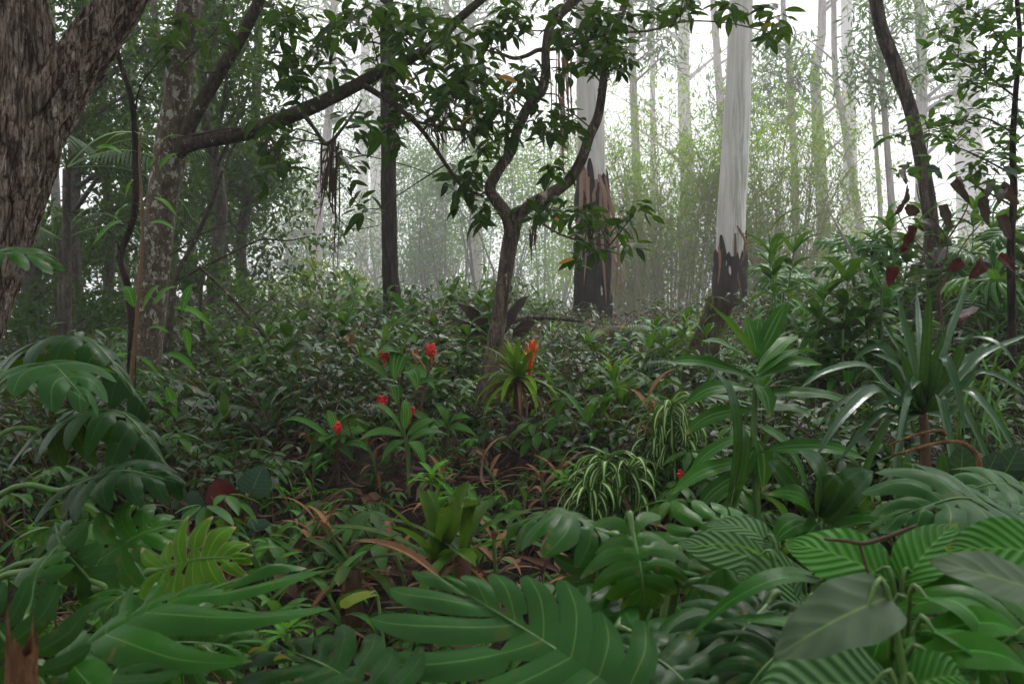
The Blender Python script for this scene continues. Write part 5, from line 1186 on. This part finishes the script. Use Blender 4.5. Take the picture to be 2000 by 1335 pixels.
# mossy stump, logs, dark fronds, broken stub ----------------------------------
t = root('mossy_stump', 'leaning mossy rotten stump below the white gum', 'stump', 1355, 7.6)
g = G(); tube(g, [GPX(1345, 7.6) - [0, 0, .2], P(1360, 720, 7.6), P(1385, 650, 7.6), P(1408, 585, 7.6)], [.17, .13, .11, .1], 60, 32, .16, .1, seed=21); g.build('wood', M['moss'], t)
t = root('mossy_log', 'mossy yellow green fallen log on the litter right of the forked tree', 'log', 1200, 10)
g = G(); tube(g, [P(1148, 672, 9.6), P(1180, 656, 9.9), P(1240, 655, 10.1), P(1300, 660, 10.2)], [.06, .09, .09, .07], 40, 20, .15, 0, seed=22); g.build('wood', M['moss'], t)
t = root('fallen_branch', 'dark dead branch lying behind the forked tree', 'log', 1080, 9.5)
g = G(); tube(g, [P(950, 648, 9.2), P(1000, 625, 9.4), P(1060, 620, 9.6), P(1140, 628, 9.7)], [.02, .028, .024, .012], 30, 10, .15, 0, seed=23); g.build('wood', M['bark_right'], t)
t = root('dead_fronds', 'dark dead fronds sticking up behind the foot of the forked tree', 'plant', 950, 8.6)
for (x0, y0, x1, y1, W) in [(965, 690, 882, 622, .14), (975, 660, 893, 592, .12), (985, 650, 1035, 575, .12), (955, 700, 985, 640, .14), (1000, 660, 1045, 628, .14), (930, 690, 900, 650, .12)]:
    bleaf(t, None, (x0, y0), (x1, y1), 8.6, 8.4, W, (rg.normal(0, .3), -.8, .4), 'dryleaf', arch=.1, prof='lance', nl=4, wav=.06, name='frond').data.materials[0] = M['dead']
t = thing('broken_stub', 'splintered orange brown stub in the bottom left corner', 'stump', GPX(40, 1.15))
g = G(); ns = 26; n = 22; th = np.linspace(0, 2 * np.pi, ns, endpoint=False); b = GPX(30, 1.15); top = P(40, 1275, 1.15)[2]; jag = np.abs(rg.normal(0, .022, ns)) * (1 + np.sin(th * 2)); V = np.zeros((n, ns, 3))
for i in range(n):
    f = i / (n - 1); zz = b[2] + (top + jag - b[2]) * f; rr = (.03 - .014 * f) * (1 + .12 * np.sin(th * 7 + f * 5) + rg.normal(0, .05, ns))
    V[i, :, 0] = b[0] + .008 * f + rr * np.cos(th); V[i, :, 1] = 1.15 + rr * np.sin(th); V[i, :, 2] = zz
g.add(V.reshape(-1, 3), grid_quads(n, ns, True), np.zeros((n * ns, 4))); g.build('wood', M['rotten'], t)
for lab, (x, y), a in [('curled yellow fallen leaf on the bottom split leaf, left of the other', (512, 1284), .3), ('oval yellow fallen leaf on the bottom split leaf, right of the other', (562, 1288), -.2)]:
    vs = []
    for lo in [mo4leaf] + [q for q in mo2.children if q.name.startswith('leaf')]:
        vv = np.zeros(len(lo.data.vertices) * 3); lo.data.vertices.foreach_get('co', vv); vs.append(vv.reshape(-1, 3) + ORG[lo.parent.as_pointer()])
    vv = np.concatenate(vs)
    pp = np.stack([1000 + vv[:, 0] / vv[:, 1] * F, 667.5 - (vv[:, 2] - CZ) / vv[:, 1] * F], 1); dd = np.hypot(pp[:, 0] - x, pp[:, 1] - y)
    k_ = np.argmin(np.where(dd < 14, vv[:, 1], 50 + dd))
    g = G(); c = vv[k_] + [0, -.035, .02]; p, s = arc(c - [.014, 0, 0], a, .032, .5, 1., 8); blade(g, p, .018, side=nrm(np.array([math.sin(a), -math.cos(a), .7])), prof='ell', nl=4, fold=.3)
    tag(g.build('fallen_leaf', M['yellowfall'], loc=c), lab, 'leaf')

# ------------------------------------------------------------------ mist
me = bpy.data.meshes.new('haze'); x, y0, y1, z0, z1 = 420, -120, 520, -9, 150
v = [(-x, y0, z0), (x, y0, z0), (x, y1, z0), (-x, y1, z0), (-x, y0, z1), (x, y0, z1), (x, y1, z1), (-x, y1, z1)]
me.from_pydata(v, [], [(0, 3, 2, 1), (4, 5, 6, 7), (0, 1, 5, 4), (1, 2, 6, 5), (2, 3, 7, 6), (3, 0, 4, 7)])
ho = bpy.data.objects.new('haze', me); col.objects.link(ho); tag(ho, 'thin white mist filling the forest', 'mist', kind='stuff')
hm = bpy.data.materials.new('haze'); hm.use_nodes = True; ht = hm.node_tree; ht.nodes.clear()
ou = ht.nodes.new('ShaderNodeOutputMaterial'); pv = ht.nodes.new('ShaderNodeVolumePrincipled')
pv.inputs['Color'].default_value = (.97, .975, 1, 1); pv.inputs['Density'].default_value = .0027; pv.inputs['Anisotropy'].default_value = .2
ht.links.new(pv.outputs[0], ou.inputs['Volume']); me.materials.append(hm)
